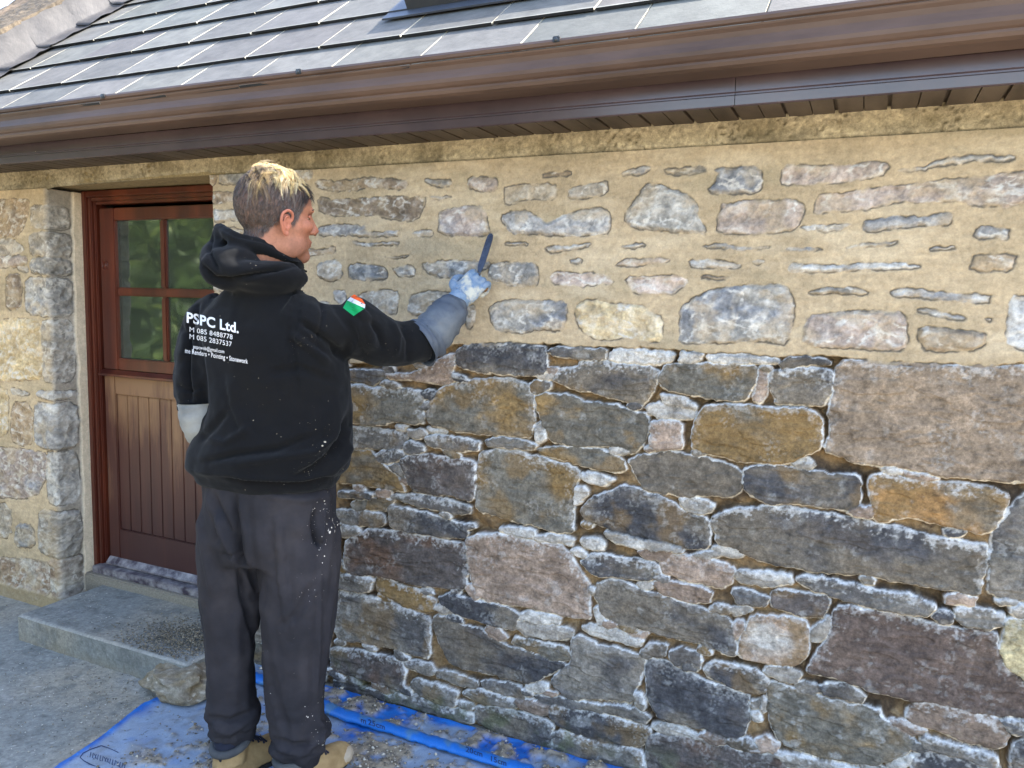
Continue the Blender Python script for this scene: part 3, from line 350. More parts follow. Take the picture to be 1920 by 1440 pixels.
        rb = ss(.25, 1.05, 1.0 - eff / (.018 + .032 * (.5 + .5 * nz2)) + .75 * nz1 + .9 * nz3) * np.clip(.55 - .5 * topw, 0, 1) * ss(.5, .8, rimk[idx])
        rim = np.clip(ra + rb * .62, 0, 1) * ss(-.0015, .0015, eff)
        blot = ss(.33, .55, fbm(S - ox, V + ox, .035, seed + 6, 5)) * .55 * dk[idx]
        dots = ss(.55, .62, vn(S / .006 + ox, V / .006, seed + 1)) * ss(.2, .45, fbm(S, V, .07, seed + 3, 3)) * .8
        ok = ss(.05, .4, fbm(S + ox * 2, V, .09, seed + 7, 4)) * np.maximum(np.where(dk[idx] > .62, .5, .1), np.array([.6 if t in 'OQ' else 0. for t in s.types])[idx]) * np.array([0. if t in 'DBPW' else 1. for t in s.types])[idx]
        stR = mixc(st, alb((132, 108, 72)), ok)
        stR = mixc(stR, alb((196, 198, 198)), np.clip(blot * .9 + dots * .35, 0, 1) * .7)
        stR = mixc(stR, mixc(np.broadcast_to(alb((216, 218, 220)), S.shape + (3,)), alb((222, 208, 184)), ss(.0, .6, topw)), rim * .93)  # cool upper rims and cream lower rims: lime with edge light painted in
        jc = mixc(np.broadcast_to(alb(joint), S.shape + (3,)), alb((164, 148, 122)), ss(-.2, .5, jn) * .7)
        jc = jc * (1 + .16 * jf + .07 * f3 + .05 * fbm(S, V, .3, 1))[..., None]
        jc = mixc(jc, alb((158, 148, 124)), ss(.0, .5, fbm(S, V, .10, seed + 3, 5, 2.5)) * .45); jc = mixc(jc, alb((203, 188, 163)), ss(.1, .5, fbm(S, V, .07, seed + 9, 4, 3.)) * .5)
        jc = jc * (1 + .10 * fbm(S, V, .009, seed + 2, 2, 6.))[..., None]
        jc = mixc(jc, alb((112, 104, 94)), crack * .45)
        sm_ = np.clip(ss(-.05, .35, fbm(S, V, .06, seed + 7, 5)) * .45 + ss(.010, .0, eff) * ss(-.3, .2, nz1) * .55, 0, .8)
        stP = mixc(stP, jc * .97, sm_)
        colP = jc * (1 - tP[..., None]) + stP * tP[..., None]; colP = mixc(colP, alb((84, 82, 80)), crack * .78)  # outline colour: dark stone edges and the shadow line painted together
        rc = mixc(np.broadcast_to(alb((146, 122, 90)), S.shape + (3,)), alb((88, 74, 60)), ss(-.3, .5, fbm(S, V, .06, seed + 9, 4)))
        rc = mixc(rc, alb((170, 152, 124)), ss(.35, .6, fbm(S, V, .03, seed + 3, 4)) * .6) * (1 + .25 * f3)[..., None]
        colR = rc * (1 - tR[..., None]) + stR * tR[..., None]
        col = colP * z[..., None] + colR * (1 - z[..., None])
        s.eff = eff
        return h, np.clip(col, .004, .9)
def field_mesh(name, fld, h, col, prof, mat, parent, keep=None):
    """prof maps (s, v, h) to world positions; keep = boolean mask of faces"""
    ns, nv = fld.S.shape
    P = prof(fld.S, fld.V, h)
    ii, jj = np.meshgrid(np.arange(ns - 1), np.arange(nv - 1), indexing='ij')
    a = ii * nv + jj; q = np.stack([a, a + nv, a + nv + 1, a + 1], -1)
    if keep is not None: q = q[keep[:-1, :-1]]
    q = q.reshape(-1, 4)
    used = np.unique(q); mp = np.full(ns * nv, -1, np.int64); mp[used] = np.arange(len(used))
    return mesh_obj(name, P.reshape(-1, 3)[used], mp[q], mat, parent, True, col.reshape(-1, 3)[used])

M_stone = mat_attr('stonework', .88, .25, 210, .85, .003, .26, 170, .26)
M_point = mat_attr('pointed_stonework', .88, .22, 230, .5, .002, .14, 170, .13)
house = root('stone_cottage', 'old rubble stone cottage with slate roof, brown gutter and half glazed wooden door', 'cottage', (-1.0, 0, 0))

# ---- main wall (right of the door)
XJ = -2.372                                # right jamb of the doorway
def prof_right(S, V, h):
    # s < XJ : the jamb face running back into the doorway, rounded corner, then the front
    r = .014; x = np.where(S >= XJ + r, S, XJ); y = np.where(S >= XJ, 0, XJ - S)
    nx = np.where(S >= XJ + r, 0., np.where(S <= XJ - r, -1., -(1 - (S - XJ + r) / (2 * r)))); ny = -np.sqrt(np.clip(1 - nx ** 2, 0, 1))
    cx = np.clip((S - (XJ - r)) / (2 * r), 0, 1); inb = (S > XJ - r) & (S < XJ + r)
    x = np.where(inb, XJ + r * cx ** 1.5 * 1.0, x); y = np.where(inb, r * (1 - cx) ** 1.5, y)
    x = np.where(S <= XJ - r, XJ, x)
    return np.stack([x + nx * h, y + ny * h, V], -1)
fr = Field(XJ - .17, 1.35, -.05, 1.968, .0024, 0)
bx = np.array([p[0] for p in BOUND]); bv = np.array([p[1] for p in BOUND])
for t, p in parse(WALL): fr.stone(t, p)
fr.courses(.55, 1.34, -.05, 1.36, 'KGOBPKG')
fr.courses(-.7, 1.34, -.05, .45, 'KGOGK', hr=(.05, .1))
fr.courses(.45, .80, -.05, 1.36, 'GPKWG', hr=(.035, .06), wr=(.05, .09)); fr.courses(XJ - .16, -1.80, -.05, 1.33, 'KGOPKG')
fr.courses(.45, 1.34, 1.40, 1.93, 'pwbgt', .016, (.05, .11)); fr.courses(XJ - .16, -1.72, 1.36, 1.93, 'pwbgt', .013, (.05, .10))
fr.courses(-1.86, -1.3, 1.36, 1.55, 'pwgt', .014, (.05, .09), (.06, .16))
fr.slips(-1.86, 1.3, 0., 1.37, 'WGPGKOG', 1500, lambda x, y: y < np.interp(x, bx, bv) - .012)
zone = ss(-.003, .003, fr.V - np.interp(fr.S, bx, bv) + .020 * fbm(fr.S, fr.V, .07, 3, 4))
inpoly = fr.id >= 0
up = np.array([t.islower() for t in fr.types]); 
isup = np.where(fr.d1 > -.012, up[np.clip(fr.id, 0, None)], fr.V > np.interp(fr.S, bx, bv))
zone = np.where((fr.d1 > .004), isup.astype(float), zone)
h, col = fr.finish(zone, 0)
# a grey damp smear of fresh mortar under the trowel
sm = on_y(800, 462); e = ((fr.S - sm[0]) / .13) ** 2 + ((fr.V - sm[2]) / .035) ** 2
col = mixc(col, alb((158, 148, 128)), (fr.eff < 0) * zone * np.exp(-e * e) * .7)
# green damp at the foot of the wall
g = ss(.16, .0, fr.V + .06 * fbm(fr.S, fr.V, .1, 2)) * ss(-.1, .4, fbm(fr.S, fr.V, .05, 4)) * .6
col = mixc(col, alb((92, 98, 66)), g)
zf = zone > .5
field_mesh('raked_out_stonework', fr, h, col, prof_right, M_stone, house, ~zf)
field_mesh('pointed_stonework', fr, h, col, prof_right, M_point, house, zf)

# ---- pier left of the door, wrapping round into the reveal
XC = -3.36
def prof_left(S, V, h):
    r = .016; inb = (S > XC - r) & (S < XC + r); c = np.clip((S - (XC - r)) / (2 * r), 0, 1)
    x = np.where(S <= XC - r, S, XC); y = np.where(S >= XC + r, S - XC, 0)
    x = np.where(inb, XC - r * (1 - c) ** 1.5, x); y = np.where(inb, r * c ** 1.5, y)
    nx = np.where(S <= XC - r, 0, np.where(S >= XC + r, 1., c)); ny = -np.sqrt(np.clip(1 - nx ** 2, 0, 1))
    return np.stack([x + nx * h, y + ny * h, V], -1)
fl = Field(-5.2, XC + .172, -.02, 1.955, .0036, 3)
for t, p in parse(PIER): fl.stone(t, p)
fl.courses(-5.2, -3.42, 0, 1.93, 'pgtyw', .012, (.07, .16), (.1, .3))
zl = np.ones_like(fl.S)
h, col = fl.finish(zl, 3, (200, 183, 156), .004)
rv = ss(XC + .118, XC + .126, fl.S + .012 * fbm(fl.S * .2, fl.V, .12, 2, 3))             # lime plaster strip beside the frame
h = h * (1 - rv) + (.010 + .002 * fbm(fl.S, fl.V, .05, 1)) * rv
col = mixc(col, alb((216, 207, 192)), rv * .95) * (1 + .12 * rv * fbm(fl.S, fl.V, .04, 5))[..., None]
fo = ss(.075, .055, fl.V + .01 * fbm(fl.S, fl.V, .05, 2))                       # fillet along the foot
h = h * (1 - fo) + .012 * fo; col = mixc(col, alb((168, 152, 122)), fo * .8)
gs = ss(XC - .02, XC + .02, fl.S) * (1 - rv) * .75                                # shade on the reveal stones painted in, greyer and darker
gray = col.mean(-1, keepdims=True) * np.array([1.03, 1., .96]) * .84
col = col * (1 - gs[..., None]) + gray * gs[..., None]; col = col * np.array([1.07, 1., .88])
field_mesh('door_pier_stonework', fl, h, col, prof_left, M_point, house)

# ---- concrete ring beam over wall and door
fb = Field(-5.2, 1.35, 1.945, 2.045, .004, 5)
bt = np.interp(fb.S, [-5.2, -3.36, -3.30, -2.39, -2.33, 1.4], [1.950, 1.950, 1.962, 1.975, 1.966, 1.964])
pit = ss(.70, .80, vn(fb.S / .009, fb.V / .009, 2)) * ss(-.2, .3, fbm(fb.S, fb.V, .09, 4, 3))
hb = .0025 * fbm(fb.S, fb.V, .012, 1, 3) + .002 * fbm(fb.S, fb.V, .06, 2) - .007 * pit
lowb = ss(bt + .016, bt, fb.V + .004 * fbm(fb.S, fb.V, .03, 2)) ; hb = hb - .009 * lowb - .003
cb = mixc(np.broadcast_to(alb((180, 168, 142)), fb.S.shape + (3,)), alb((146, 134, 108)), ss(-.3, .4, fbm(fb.S, fb.V, .14, 3, 4)))
cb = mixc(cb, alb((196, 182, 152)), ss(.1, .5, fbm(fb.S, fb.V, .2, 5, 3)) * .7)
cb = mixc(cb, alb((104, 96, 78)), np.clip(ss(-.1, .35, fbm(fb.S, fb.V, .05, 1, 4, 2.)) * ss(2.02, 1.97, fb.V) + pit * .8 + lowb * .55, 0, 1) * .5)
cb = cb * (1 + .35 * fbm(fb.S, fb.V, .010, 0, 3))[..., None]
ns_, nv_ = fb.S.shape
prof_b = lambda S, V, h: np.stack([S, -.001 - h, np.maximum(V, bt)], -1)
field_mesh('ring_beam', fb, hb, cb, prof_b, M_stone, house)
lt = MB(); lt.box(-3.44, -2.30, .006, .26, 1.972, 2.03, alb((150, 134, 100)))
lt.build('lintel', M_stone, house, usecol=True)

# ---- inner shell, so no light leaks behind the door
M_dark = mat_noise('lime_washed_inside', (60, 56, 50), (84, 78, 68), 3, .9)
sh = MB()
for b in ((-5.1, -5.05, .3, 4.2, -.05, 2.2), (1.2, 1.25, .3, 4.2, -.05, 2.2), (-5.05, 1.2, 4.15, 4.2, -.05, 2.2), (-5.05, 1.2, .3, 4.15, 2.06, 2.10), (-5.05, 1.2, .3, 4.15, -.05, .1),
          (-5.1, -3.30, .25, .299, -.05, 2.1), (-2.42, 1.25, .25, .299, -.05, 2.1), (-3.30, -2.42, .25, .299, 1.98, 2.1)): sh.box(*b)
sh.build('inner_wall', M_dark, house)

# ------------------------------------------------------------------ roof
PT = R(39); RZ, RY = 2.20, -.28; ca, sa = math.cos(PT), math.sin(PT)
def rp(x, s, n=0.): return Vector((x, RY + s * ca - n * sa, RZ + s * sa + n * ca))
M_slate = mat_attr('slate', .7, .25, 90, .5, .002, .3, 14)
rs = random.Random(4); sl = MB(); VX = -3.66
ssp = [-.06, .20, .46, .72, .99, 1.26, 1.53, 1.80, 2.07, 2.34, 2.61]
for i in range(len(ssp) - 1):
    s0, s1 = ssp[i], ssp[i + 1] + .06; x = VX - (.02 if i % 2 else .18)
    while x < 1.45:
        w = .325; xa = max(x, VX); xb = x + w - .0062
        if xb - xa > .03 and not (i >= 2 and i < 7 and xa > -1.58 and xb < -.64 and False):
            lift = rs.uniform(0, .003); sk_ = rs.uniform(-.003, .003); tt = .0075
            c = alb(np.array((97, 98, 96)) * rs.uniform(.91, 1.08) + np.array((rs.uniform(-1, 2), rs.uniform(-1, 2), 0)))
            lw = lambda s_: .012 * (s1 - s_) / .32      # each course lies on the one below
            v = [rp(xa, s0 + sk_, .014 + lift), rp(xb, s0 - sk_, .014 + lift), rp(xb, s1, .002), rp(xa, s1, .002),
                 rp(xa, s0 + sk_, .014 + lift + tt), rp(xb, s0 - sk_, .014 + lift + tt), rp(xb, s1, .002 + tt), rp(xa, s1, .002 + tt)]
            sl.add(v, [(4, 5, 6, 7)], c); e = alb((190, 188, 176))
            sl.add([v[0], v[1], v[5], v[4]], [(0, 1, 2, 3)], alb((40, 42, 46))); sl.add([v[1], v[2], v[6], v[5]], [(0, 1, 2, 3)], e); sl.add([v[3], v[0], v[4], v[7]], [(0, 1, 2, 3)], e)  # lower edge face coloured dark as painted shade under the course
            sl.add([v[3], v[2], v[1], v[0]], [(0, 1, 2, 3)], c)
            # pale arris along the lower edge, a few millimetres wide
            sl.add([rp(xa, s0 + sk_, .0225 + lift), rp(xb, s0 - sk_, .0225 + lift), rp(xb, s0 + .006, .0222 + lift), rp(xa, s0 + .006, .0222 + lift)], [(0, 1, 2, 3)], alb((140, 142, 138)))
        x += w
slates = sl.build('roof', M_slate, house, usecol=True)
ub = MB(); c = alb((190, 188, 176))
for i in range(len(ssp) - 1):
    ub.add([rp(VX, ssp[i] + .03, .007), rp(1.45, ssp[i] + .03, .007), rp(1.45, ssp[i + 1] + .03, .0035), rp(VX, ssp[i + 1] + .03, .0035)], [(0, 1, 2, 3)], c)
ub.add([rp(VX - 1.3, -.04, -.006), rp(1.45, -.04, -.006), rp(1.45, 2.66, -.006), rp(VX - 1.3, 2.66, -.006)], [(0, 1, 2, 3)], c * .4)
top = rp(0, 2.66, 0); bk = top.y + (top.z - 1.9) / math.tan(PT)
ub.add([(VX - 1.3, top.y, top.z), (1.45, top.y, top.z), (1.45, bk, 1.9), (VX - 1.3, bk, 1.9)], [(0, 1, 2, 3)], c * .4)
for gx in (-5.04, 1.30): ub.add([(gx, -.2, 2.04), (gx, bk, 2.04), (gx, top.y, top.z - .02)], [(0, 1, 2)], c * .5)
ub.build('slate_bedding', M_slate, slates, usecol=True)
M_lead = mat_noise('lead_flashing', (62, 63, 68), (88, 88, 90), 7, .7, .3, .6, 30, .004)
fm = MB(); rr = random.Random(2)
for i, s0 in enumerate([-.08, .19, .45, .71, .98, 1.25, 1.52, 1.79, 2.06, 2.33]):
    s1 = s0 + .285; n = 9; gr = []
    for a in range(n + 1):
        s = s0 + (s1 - s0) * a / n; row = []
        for k, (dx, hh) in enumerate([(.014, .024), (-.028, .027), (-.066, .031), (-.074, .040), (-.077, .145)]):
            lf = (1 - a / n) * .008
            row.append(rp(VX + dx + rr.uniform(-.003, .003), s, hh + lf + rr.uniform(-.003, .003) + .003 * math.sin(s * 31)))
        gr.append(row)
    v = [p for row in gr for p in row]; f = [(a * 5 + k, (a + 1) * 5 + k, (a + 1) * 5 + k + 1, a * 5 + k + 1) for a in range(n) for k in range(4)]
    v2 = [p + Vector((0, 0, -.006)) for p in gr[0]]; b = len(v); v += v2; f += [(k, k + 1, b + k + 1, b + k) for k in range(4)]
    fm.add(v, f)
skew = MB(); 
fskew = []
NS, NX = 200, 70
Sg = np.linspace(-.07, 2.7, NS)[:, None] * np.ones((1, NX)); Xg = np.linspace(0, 1, NX)[None, :] * np.ones((NS, 1))
xx = -3.745 - .62 * Xg
hh = .155 + .012 * np.sin(Xg * math.pi) + .006 * fbm(Sg, xx, .02, 1, 3) + .012 * fbm(Sg, xx, .2, 2, 3)
hh = np.where(Xg < .02, .03, hh); hh = np.where(Xg > .985, -.12, hh)
P = np.stack([xx, RY + Sg * ca - hh * sa, RZ + Sg * sa + hh * ca], -1)
cc = mixc(np.broadcast_to(alb((104, 94, 80)), Sg.shape + (3,)), alb((78, 71, 60)), ss(-.3, .3, fbm(Sg, xx, .02, 3, 4)))
cc = mixc(cc, alb((116, 101, 84)), ss(.52, .6, Xg)) * (1 + .35 * fbm(Sg, xx, .012, 2, 3))[..., None]
ii, jj = np.meshgrid(np.arange(NS - 1), np.arange(NX - 1), indexing='ij'); a = ii * NX + jj
cop = mesh_obj('gable_coping', P.reshape(-1, 3), np.stack([a, a + NX, a + NX + 1, a + 1], -1).reshape(-1, 4), M_stone, house, True, cc.reshape(-1, 3))
fm.build('lead_flashing', M_lead, cop, True)
cs = MB(); cs.box(-4.36, -3.75, -.335, -.20, 1.99, 2.085, alb((160, 146, 118))); cs.box(-4.365, -3.745, -.345, .03, 2.0855, 2.32, alb((140, 128, 106)), bev=.01); cs.build('kneeler_stone', M_stone, house, usecol=True)

# roof window
M_frame = mat_noise('roof_window_frame', (40, 44, 50), (52, 56, 62), 12, .4, .5, .1)
M_glass, n, b = newmat('window_glass')
b.inputs['Base Color'].default_value = (.02, .03, .03, 1); b.inputs['Roughness'].default_value = .03; b.inputs['Specular IOR Level'].default_value = .9
def tilt_box(mb, x0, x1, s0, s1, n0, n1):
    v = [rp(x, s, n) for n in (n0, n1) for x, s in ((x0, s0), (x1, s0), (x1, s1), (x0, s1))]
    mb.add(v, [(0, 3, 2, 1), (4, 5, 6, 7), (0, 1, 5, 4), (1, 2, 6, 5), (2, 3, 7, 6), (3, 0, 4, 7)])
wf = MB(); a0, a1, b0, b1 = -1.49, -.70, .42, 1.40
for q in ((a0, a1, b0, b0 + .07), (a0, a1, b1 - .07, b1), (a0, a0 + .06, b0 + .07, b1 - .07), (a1 - .06, a1, b0 + .07, b1 - .07)): tilt_box(wf, *q, .005, .075)
skl = wf.build('roof_window', M_frame, house)
fl_ = MB(); tilt_box(fl_, a0 - .075, a1 + .075, b0 - .055, b0 - .0015, .024, .030); tilt_box(fl_, a0 - .075, a0 - .0015, b0, b1 + .05, .024, .034); tilt_box(fl_, a1 + .0015, a1 + .075, b0, b1 + .05, .024, .034)
fl_.build('flashing', mat_noise('grey_blue_flashing', (58, 64, 76), (70, 76, 88), 8, .5), skl)
pn = MB(); tilt_box(pn, a0 + .061, a1 - .061, b0 + .071, b1 - .071, .03, .045); pn.build('pane', M_glass, skl)

# ------------------------------------------------------------------ eaves
M_gut = mat_noise('brown_gutter_plastic', (74, 58, 50), (100, 81, 72), 6, .5, .28, .15, 90, .001, (.25, 1, 1), c3=(90, 72, 63))
M_fas = mat_noise('dark_brown_fascia', (66, 54, 60), (80, 66, 70), 4, .24, .6, .04, 60)
M_sof = mat_noise('brown_soffit_boards', (52, 42, 36), (92, 80, 70), 9, .55, .35, .4, 60, .002, (1, .25, 1))
specks(M_fas, (196, 180, 150), 60, .32)
gp = [(-.215, 2.192), (-.217, 2.100), (-.226, 2.094), (-.300, 2.094), (-.316, 2.098), (-.321, 2.106), (-.321, 2.112), (-.328, 2.116), (-.3355, 2.124), (-.337, 2.134), (-.333, 2.146), (-.331, 2.158), (-.334, 2.170),
      (-.341, 2.177), (-.343, 2.181), (-.338, 2.1825), (-.338, 2.185), (-.344, 2.188), (-.346, 2.196), (-.342, 2.203), (-.334, 2.203), (-.331, 2.196), (-.328, 2.18), (-.326, 2.13), (-.315, 2.102), (-.225, 2.098), (-.2185, 2.104), (-.2185, 2.192)]
def extrude(prof, x0, x1, mb, n=1, sag=None, closed=True):
    v = []; f = []; m = len(prof)
    for i in range(n + 1):
        x = x0 + (x1 - x0) * i / n; dz = sag(x) if sag else 0
        v += [(x, y, z + dz) for y, z in prof]
    for i in range(n):
        for k in range(m if closed else m - 1): f.append((i * m + k, (i + 1) * m + k, (i + 1) * m + (k + 1) % m, i * m + (k + 1) % m))
    if closed: f.append(tuple(range(m))); f.append(tuple(n * m + k for k in range(m))[::-1])
    mb.add(v, f)
gm = MB(); extrude(gp, -3.90, 1.45, gm, 40, lambda x: .002 * math.sin(x * 2.1))
gut = gm.build('gutter', M_gut, house)
gb = MB()
for px_ in (193, 560, 1043, 1732):
    q = on_y(px_, {193: 178, 560: 138, 1043: 82, 1732: 0}[px_], -.345)
    gb = MB(); gb.box(q[0] - .010, q[0] + .010, -.3495, -.3305, 2.191, 2.2065, bev=.002); gb.ell((q[0], -.3495, 2.198), (.0055, .003, .0055), seg=8)
    gb.build('gutter_clip', M_frame, gut)
fa = MB(); fx = on_y(1378, 180, -.21)[0]
fp = [(-.196, 2.030), (-.204, 2.024), (-.2095, 2.027), (-.2105, 2.050), (-.2075, 2.053), (-.2075, 2.057), (-.2115, 2.060), (-.2115, 2.097), (-.208, 2.102), (-.208, 2.20), (-.194, 2.20)]
extrude(fp, -3.90, fx - .0008, fa); extrude(fp, fx + .0008, 1.45, fa); fa.build('fascia_board', M_fas, house)
so_ = MB(); x = -3.9; k = 0
while x < 1.45:
    so_.box(x + .003, min(x + .0635, 1.45), -.195, .05, 2.036, 2.046)
    so_.box(x + .0665, min(x + .120, 1.45), -.195, .05, 2.036, 2.046)
    x += .1265
so_.box(-3.9, 1.45, -.196, .05, 2.0465, 2.056); so_.build('soffit', M_sof, house)
eb = MB(); eb.box(-3.98, -3.901, -.20, .04, 2.03, 2.20); eb.build('eaves_end_box', M_fas, house)

# ------------------------------------------------------------------ door
M_wood = mat_noise('mahogany_stain', (66, 29, 23), (112, 54, 35), 6, .3, .5, .25, 90, .0015, (1, 1, .12), c3=(86, 40, 28))
# weathered boards: stain bleached by sun towards the top, purple brown at the foot
def wood_worn():
    m, n, b = newmat('weathered_door_boards'); mp, no = bumpy(n, b, 110, .35, .0015, stretch=(1, 1, .08))
    tc = N(n, 'ShaderNodeTexCoord'); sx = N(n, 'ShaderNodeSeparateXYZ'); n.links.new(tc.outputs['Object'], sx.inputs[0])
    n2 = N(n, 'ShaderNodeTexNoise', Scale=14, Detail=9, Roughness=.72); n.links.new(mp.outputs[0], n2.inputs['Vector'])
    n3 = N(n, 'ShaderNodeTexNoise', Scale=2.2, Detail=3); n.links.new(tc.outputs['Object'], n3.inputs['Vector'])
    m0 = N(n, 'ShaderNodeMath', operation='MULTIPLY_ADD'); m0.inputs[1].default_value = 1.9; m0.inputs[2].default_value = -.45; n.links.new(n2.outputs[0], m0.inputs[0])
    ad = N(n, 'ShaderNodeMath', operation='ADD'); n.links.new(m0.outputs[0], ad.inputs[0]); n.links.new(n3.outputs[0], ad.inputs[1])
    mr = N(n, 'ShaderNodeMapRange'); mr.inputs[1].default_value = .2; mr.inputs[2].default_value = 1.15; n.links.new(sx.outputs[2], mr.inputs[0])
    a2 = N(n, 'ShaderNodeMath', operation='ADD'); n.links.new(ad.outputs[0], a2.inputs[0]); n.links.new(mr.outputs[0], a2.inputs[1])
    cr = N(n, 'ShaderNodeValToRGB'); m2 = N(n, 'ShaderNodeMath', operation='MULTIPLY'); m2.inputs[1].default_value = .5; n.links.new(a2.outputs[0], m2.inputs[0]); n.links.new(m2.outputs[0], cr.inputs[0])
    e = cr.color_ramp.elements; e[0].position = .5; e[0].color = (*alb((64, 34, 33)), 1); e[1].position = 1.0; e[1].color = (*alb((142, 106, 76)), 1)
    x = e.new(.80); x.color = (*alb((84, 48, 40)), 1)
    n.links.new(cr.outputs[0], b.inputs['Base Color']); b.inputs['Roughness'].default_value = .42; return m
M_worn = wood_worn()
M_pale = mat_noise('threshold_paint', (62, 52, 64), (160, 156, 158), 22, .5, .4, .3)
Yf = .168
dm = MB()
XL, XR = -3.352, -2.38
def fbox(mb, x0, x1, z0, z1, y0, y1, bev=.004): mb.box(x0, x1, y0, y1, z0, z1, bev=bev)
# moulded frame: outer, middle and inner steps
fbox(dm, XL, XL + .030, .150, 1.965, Yf - .002, .25); fbox(dm, XL + .0305, XL + .052, .150, 1.935, Yf + .008, .25); fbox(dm, XL + .0525, XL + .068, .150, 1.918, Yf + .020, .25)
fbox(dm, XL + .0305, XR, 1.937, 1.965, Yf - .002, .25); fbox(dm, XL + .0525, XR, 1.920, 1.9365, Yf + .010, .25, .003); fbox(dm, XL + .0685, XR, 1.905, 1.9195, Yf + .020, .25, .003)
fbox(dm, XR - .030, XR, .150, 1.936, Yf + .0, .25)
door = dm.build('door_frame', M_wood, house)
lf = MB(); y0, y1 = Yf + .028, Yf + .066
x0, x1 = -3.272, -2.414
fbox(lf, x0, x0 + .098, 1.142, 1.888, y0, y1); fbox(lf, x1 - .098, x1, 1.142, 1.888, y0, y1)
fbox(lf, x0 + .0985, x1 - .0985, 1.832, 1.888, y0, y1); fbox(lf, x0 + .0985, x1 - .0985, 1.142, 1.196, y0, y1)
fbox(lf, x0 + .0985, x1 - .0985, 1.488, 1.526, y0 + .004, y1, .006); mx = -2.873
fbox(lf, mx - .017, mx + .017, 1.527, 1.831, y0 + .004, y1, .006); fbox(lf, mx - .017, mx + .017, 1.197, 1.487, y0 + .004, y1, .006)
ul = lf.build('upper_leaf', M_wood, door)
ring = MB()
for zz in (1.627, ):
    c = Vector((-3.24, y0 - .001, zz)); ring.tube([c + Vector((math.cos(a) * .017, 0, math.sin(a) * .020)) for a in [i * math.pi / 8 for i in range(17)]], .003, 6, cap=False); ring.ell(c, (.009, .003, .010), seg=8)
ring.build('keyhole_plate', M_wood, ul)
M_pane, n, b = newmat('door_glass')
n.nodes.clear(); o_ = N(n, 'ShaderNodeOutputMaterial'); gl = N(n, 'ShaderNodeBsdfGlossy'); gl.inputs['Roughness'].default_value = .045; gl.inputs['Color'].default_value = (.9, .92, .95, 1)
tr = N(n, 'ShaderNodeBsdfTransparent'); tr.inputs['Color'].default_value = (.75, .82, .78, 1); mxs = N(n, 'ShaderNodeMixShader'); fz = N(n, 'ShaderNodeFresnel'); fz.inputs['IOR'].default_value = 2.3
nz = N(n, 'ShaderNodeTexNoise', Scale=3.0, Detail=2); tcg = N(n, 'ShaderNodeTexCoord'); n.links.new(tcg.outputs['Object'], nz.inputs['Vector']); bu = N(n, 'ShaderNodeBump', Strength=.3, Distance=.012); n.links.new(nz.outputs[0], bu.inputs['Height'])
n.links.new(bu.outputs[0], gl.inputs['Normal']); n.links.new(fz.outputs[0], mxs.inputs[0]); n.links.new(tr.outputs[0], mxs.inputs[1]); n.links.new(gl.outputs[0], mxs.inputs[2]); df = N(n, 'ShaderNodeBsdfDiffuse'); df.inputs[0].default_value = (.34, .40, .28, 1); mx2 = N(n, 'ShaderNodeMixShader'); mx2.inputs[0].default_value = .05; n.links.new(mxs.outputs[0], mx2.inputs[1]); n.links.new(df.outputs[0], mx2.inputs[2]); n.links.new(mx2.outputs[0], o_.inputs[0])
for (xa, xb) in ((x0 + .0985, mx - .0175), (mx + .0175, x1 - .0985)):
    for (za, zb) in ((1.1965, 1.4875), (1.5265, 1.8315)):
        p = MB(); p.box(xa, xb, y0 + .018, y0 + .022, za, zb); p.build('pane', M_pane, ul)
wb = MB(); v = [(x0 - .004, y0 - .028, 1.112), (x1 + .004, y0 - .028, 1.112), (x1 + .004, y0 + .0, 1.112), (x0 - .004, y0 + .0, 1.112), (x0 - .004, y0 - .028, 1.122), (x1 + .004, y0 - .028, 1.122), (x1 + .004, y0 + .0, 1.140), (x0 - .004, y0 + .0, 1.140)]
wb.add(v, [(0, 3, 2, 1), (4, 5, 6, 7), (0, 1, 5, 4), (1, 2, 6, 5), (2, 3, 7, 6), (3, 0, 4, 7)]); wb.build('weather_bar', M_wood, ul)
ll = MB()
fbox(ll, x0, x0 + .072, .205, 1.110, y0, y1); fbox(ll, x1 - .072, x1, .205, 1.110, y0, y1)
fbox(ll, x0 + .0725, x1 - .0725, 1.024, 1.110, y0, y1); fbox(ll, x0 + .0725, x1 - .0725, .205, .368, y0, y1)
x = x0 + .073
while x < x1 - .08: fbox(ll, x, min(x + .0685, x1 - .073), .369, 1.023, y0 + .009, y1 - .004, .0028); x += .0705
ldoor = ll.build('lower_leaf', M_worn, door)
wl = MB(); wl.add([(x0, y0 - .022, .192), (x1, y0 - .022, .192), (x1, y0, .192), (x0, y0, .192), (x0, y0 - .022, .200), (x1, y0 - .022, .200), (x1, y0, .226), (x0, y0, .226)], [(0, 3, 2, 1), (4, 5, 6, 7), (0, 1, 5, 4), (1, 2, 6, 5), (2, 3, 7, 6), (3, 0, 4, 7)])
wl.build('weather_bar', M_pale, ldoor)
sl_ = MB(); sl_.box(XL + .031, XR - .031, Yf - .035, .25, .152, .186, bev=.004); sl_.build('sill', M_pale, door)

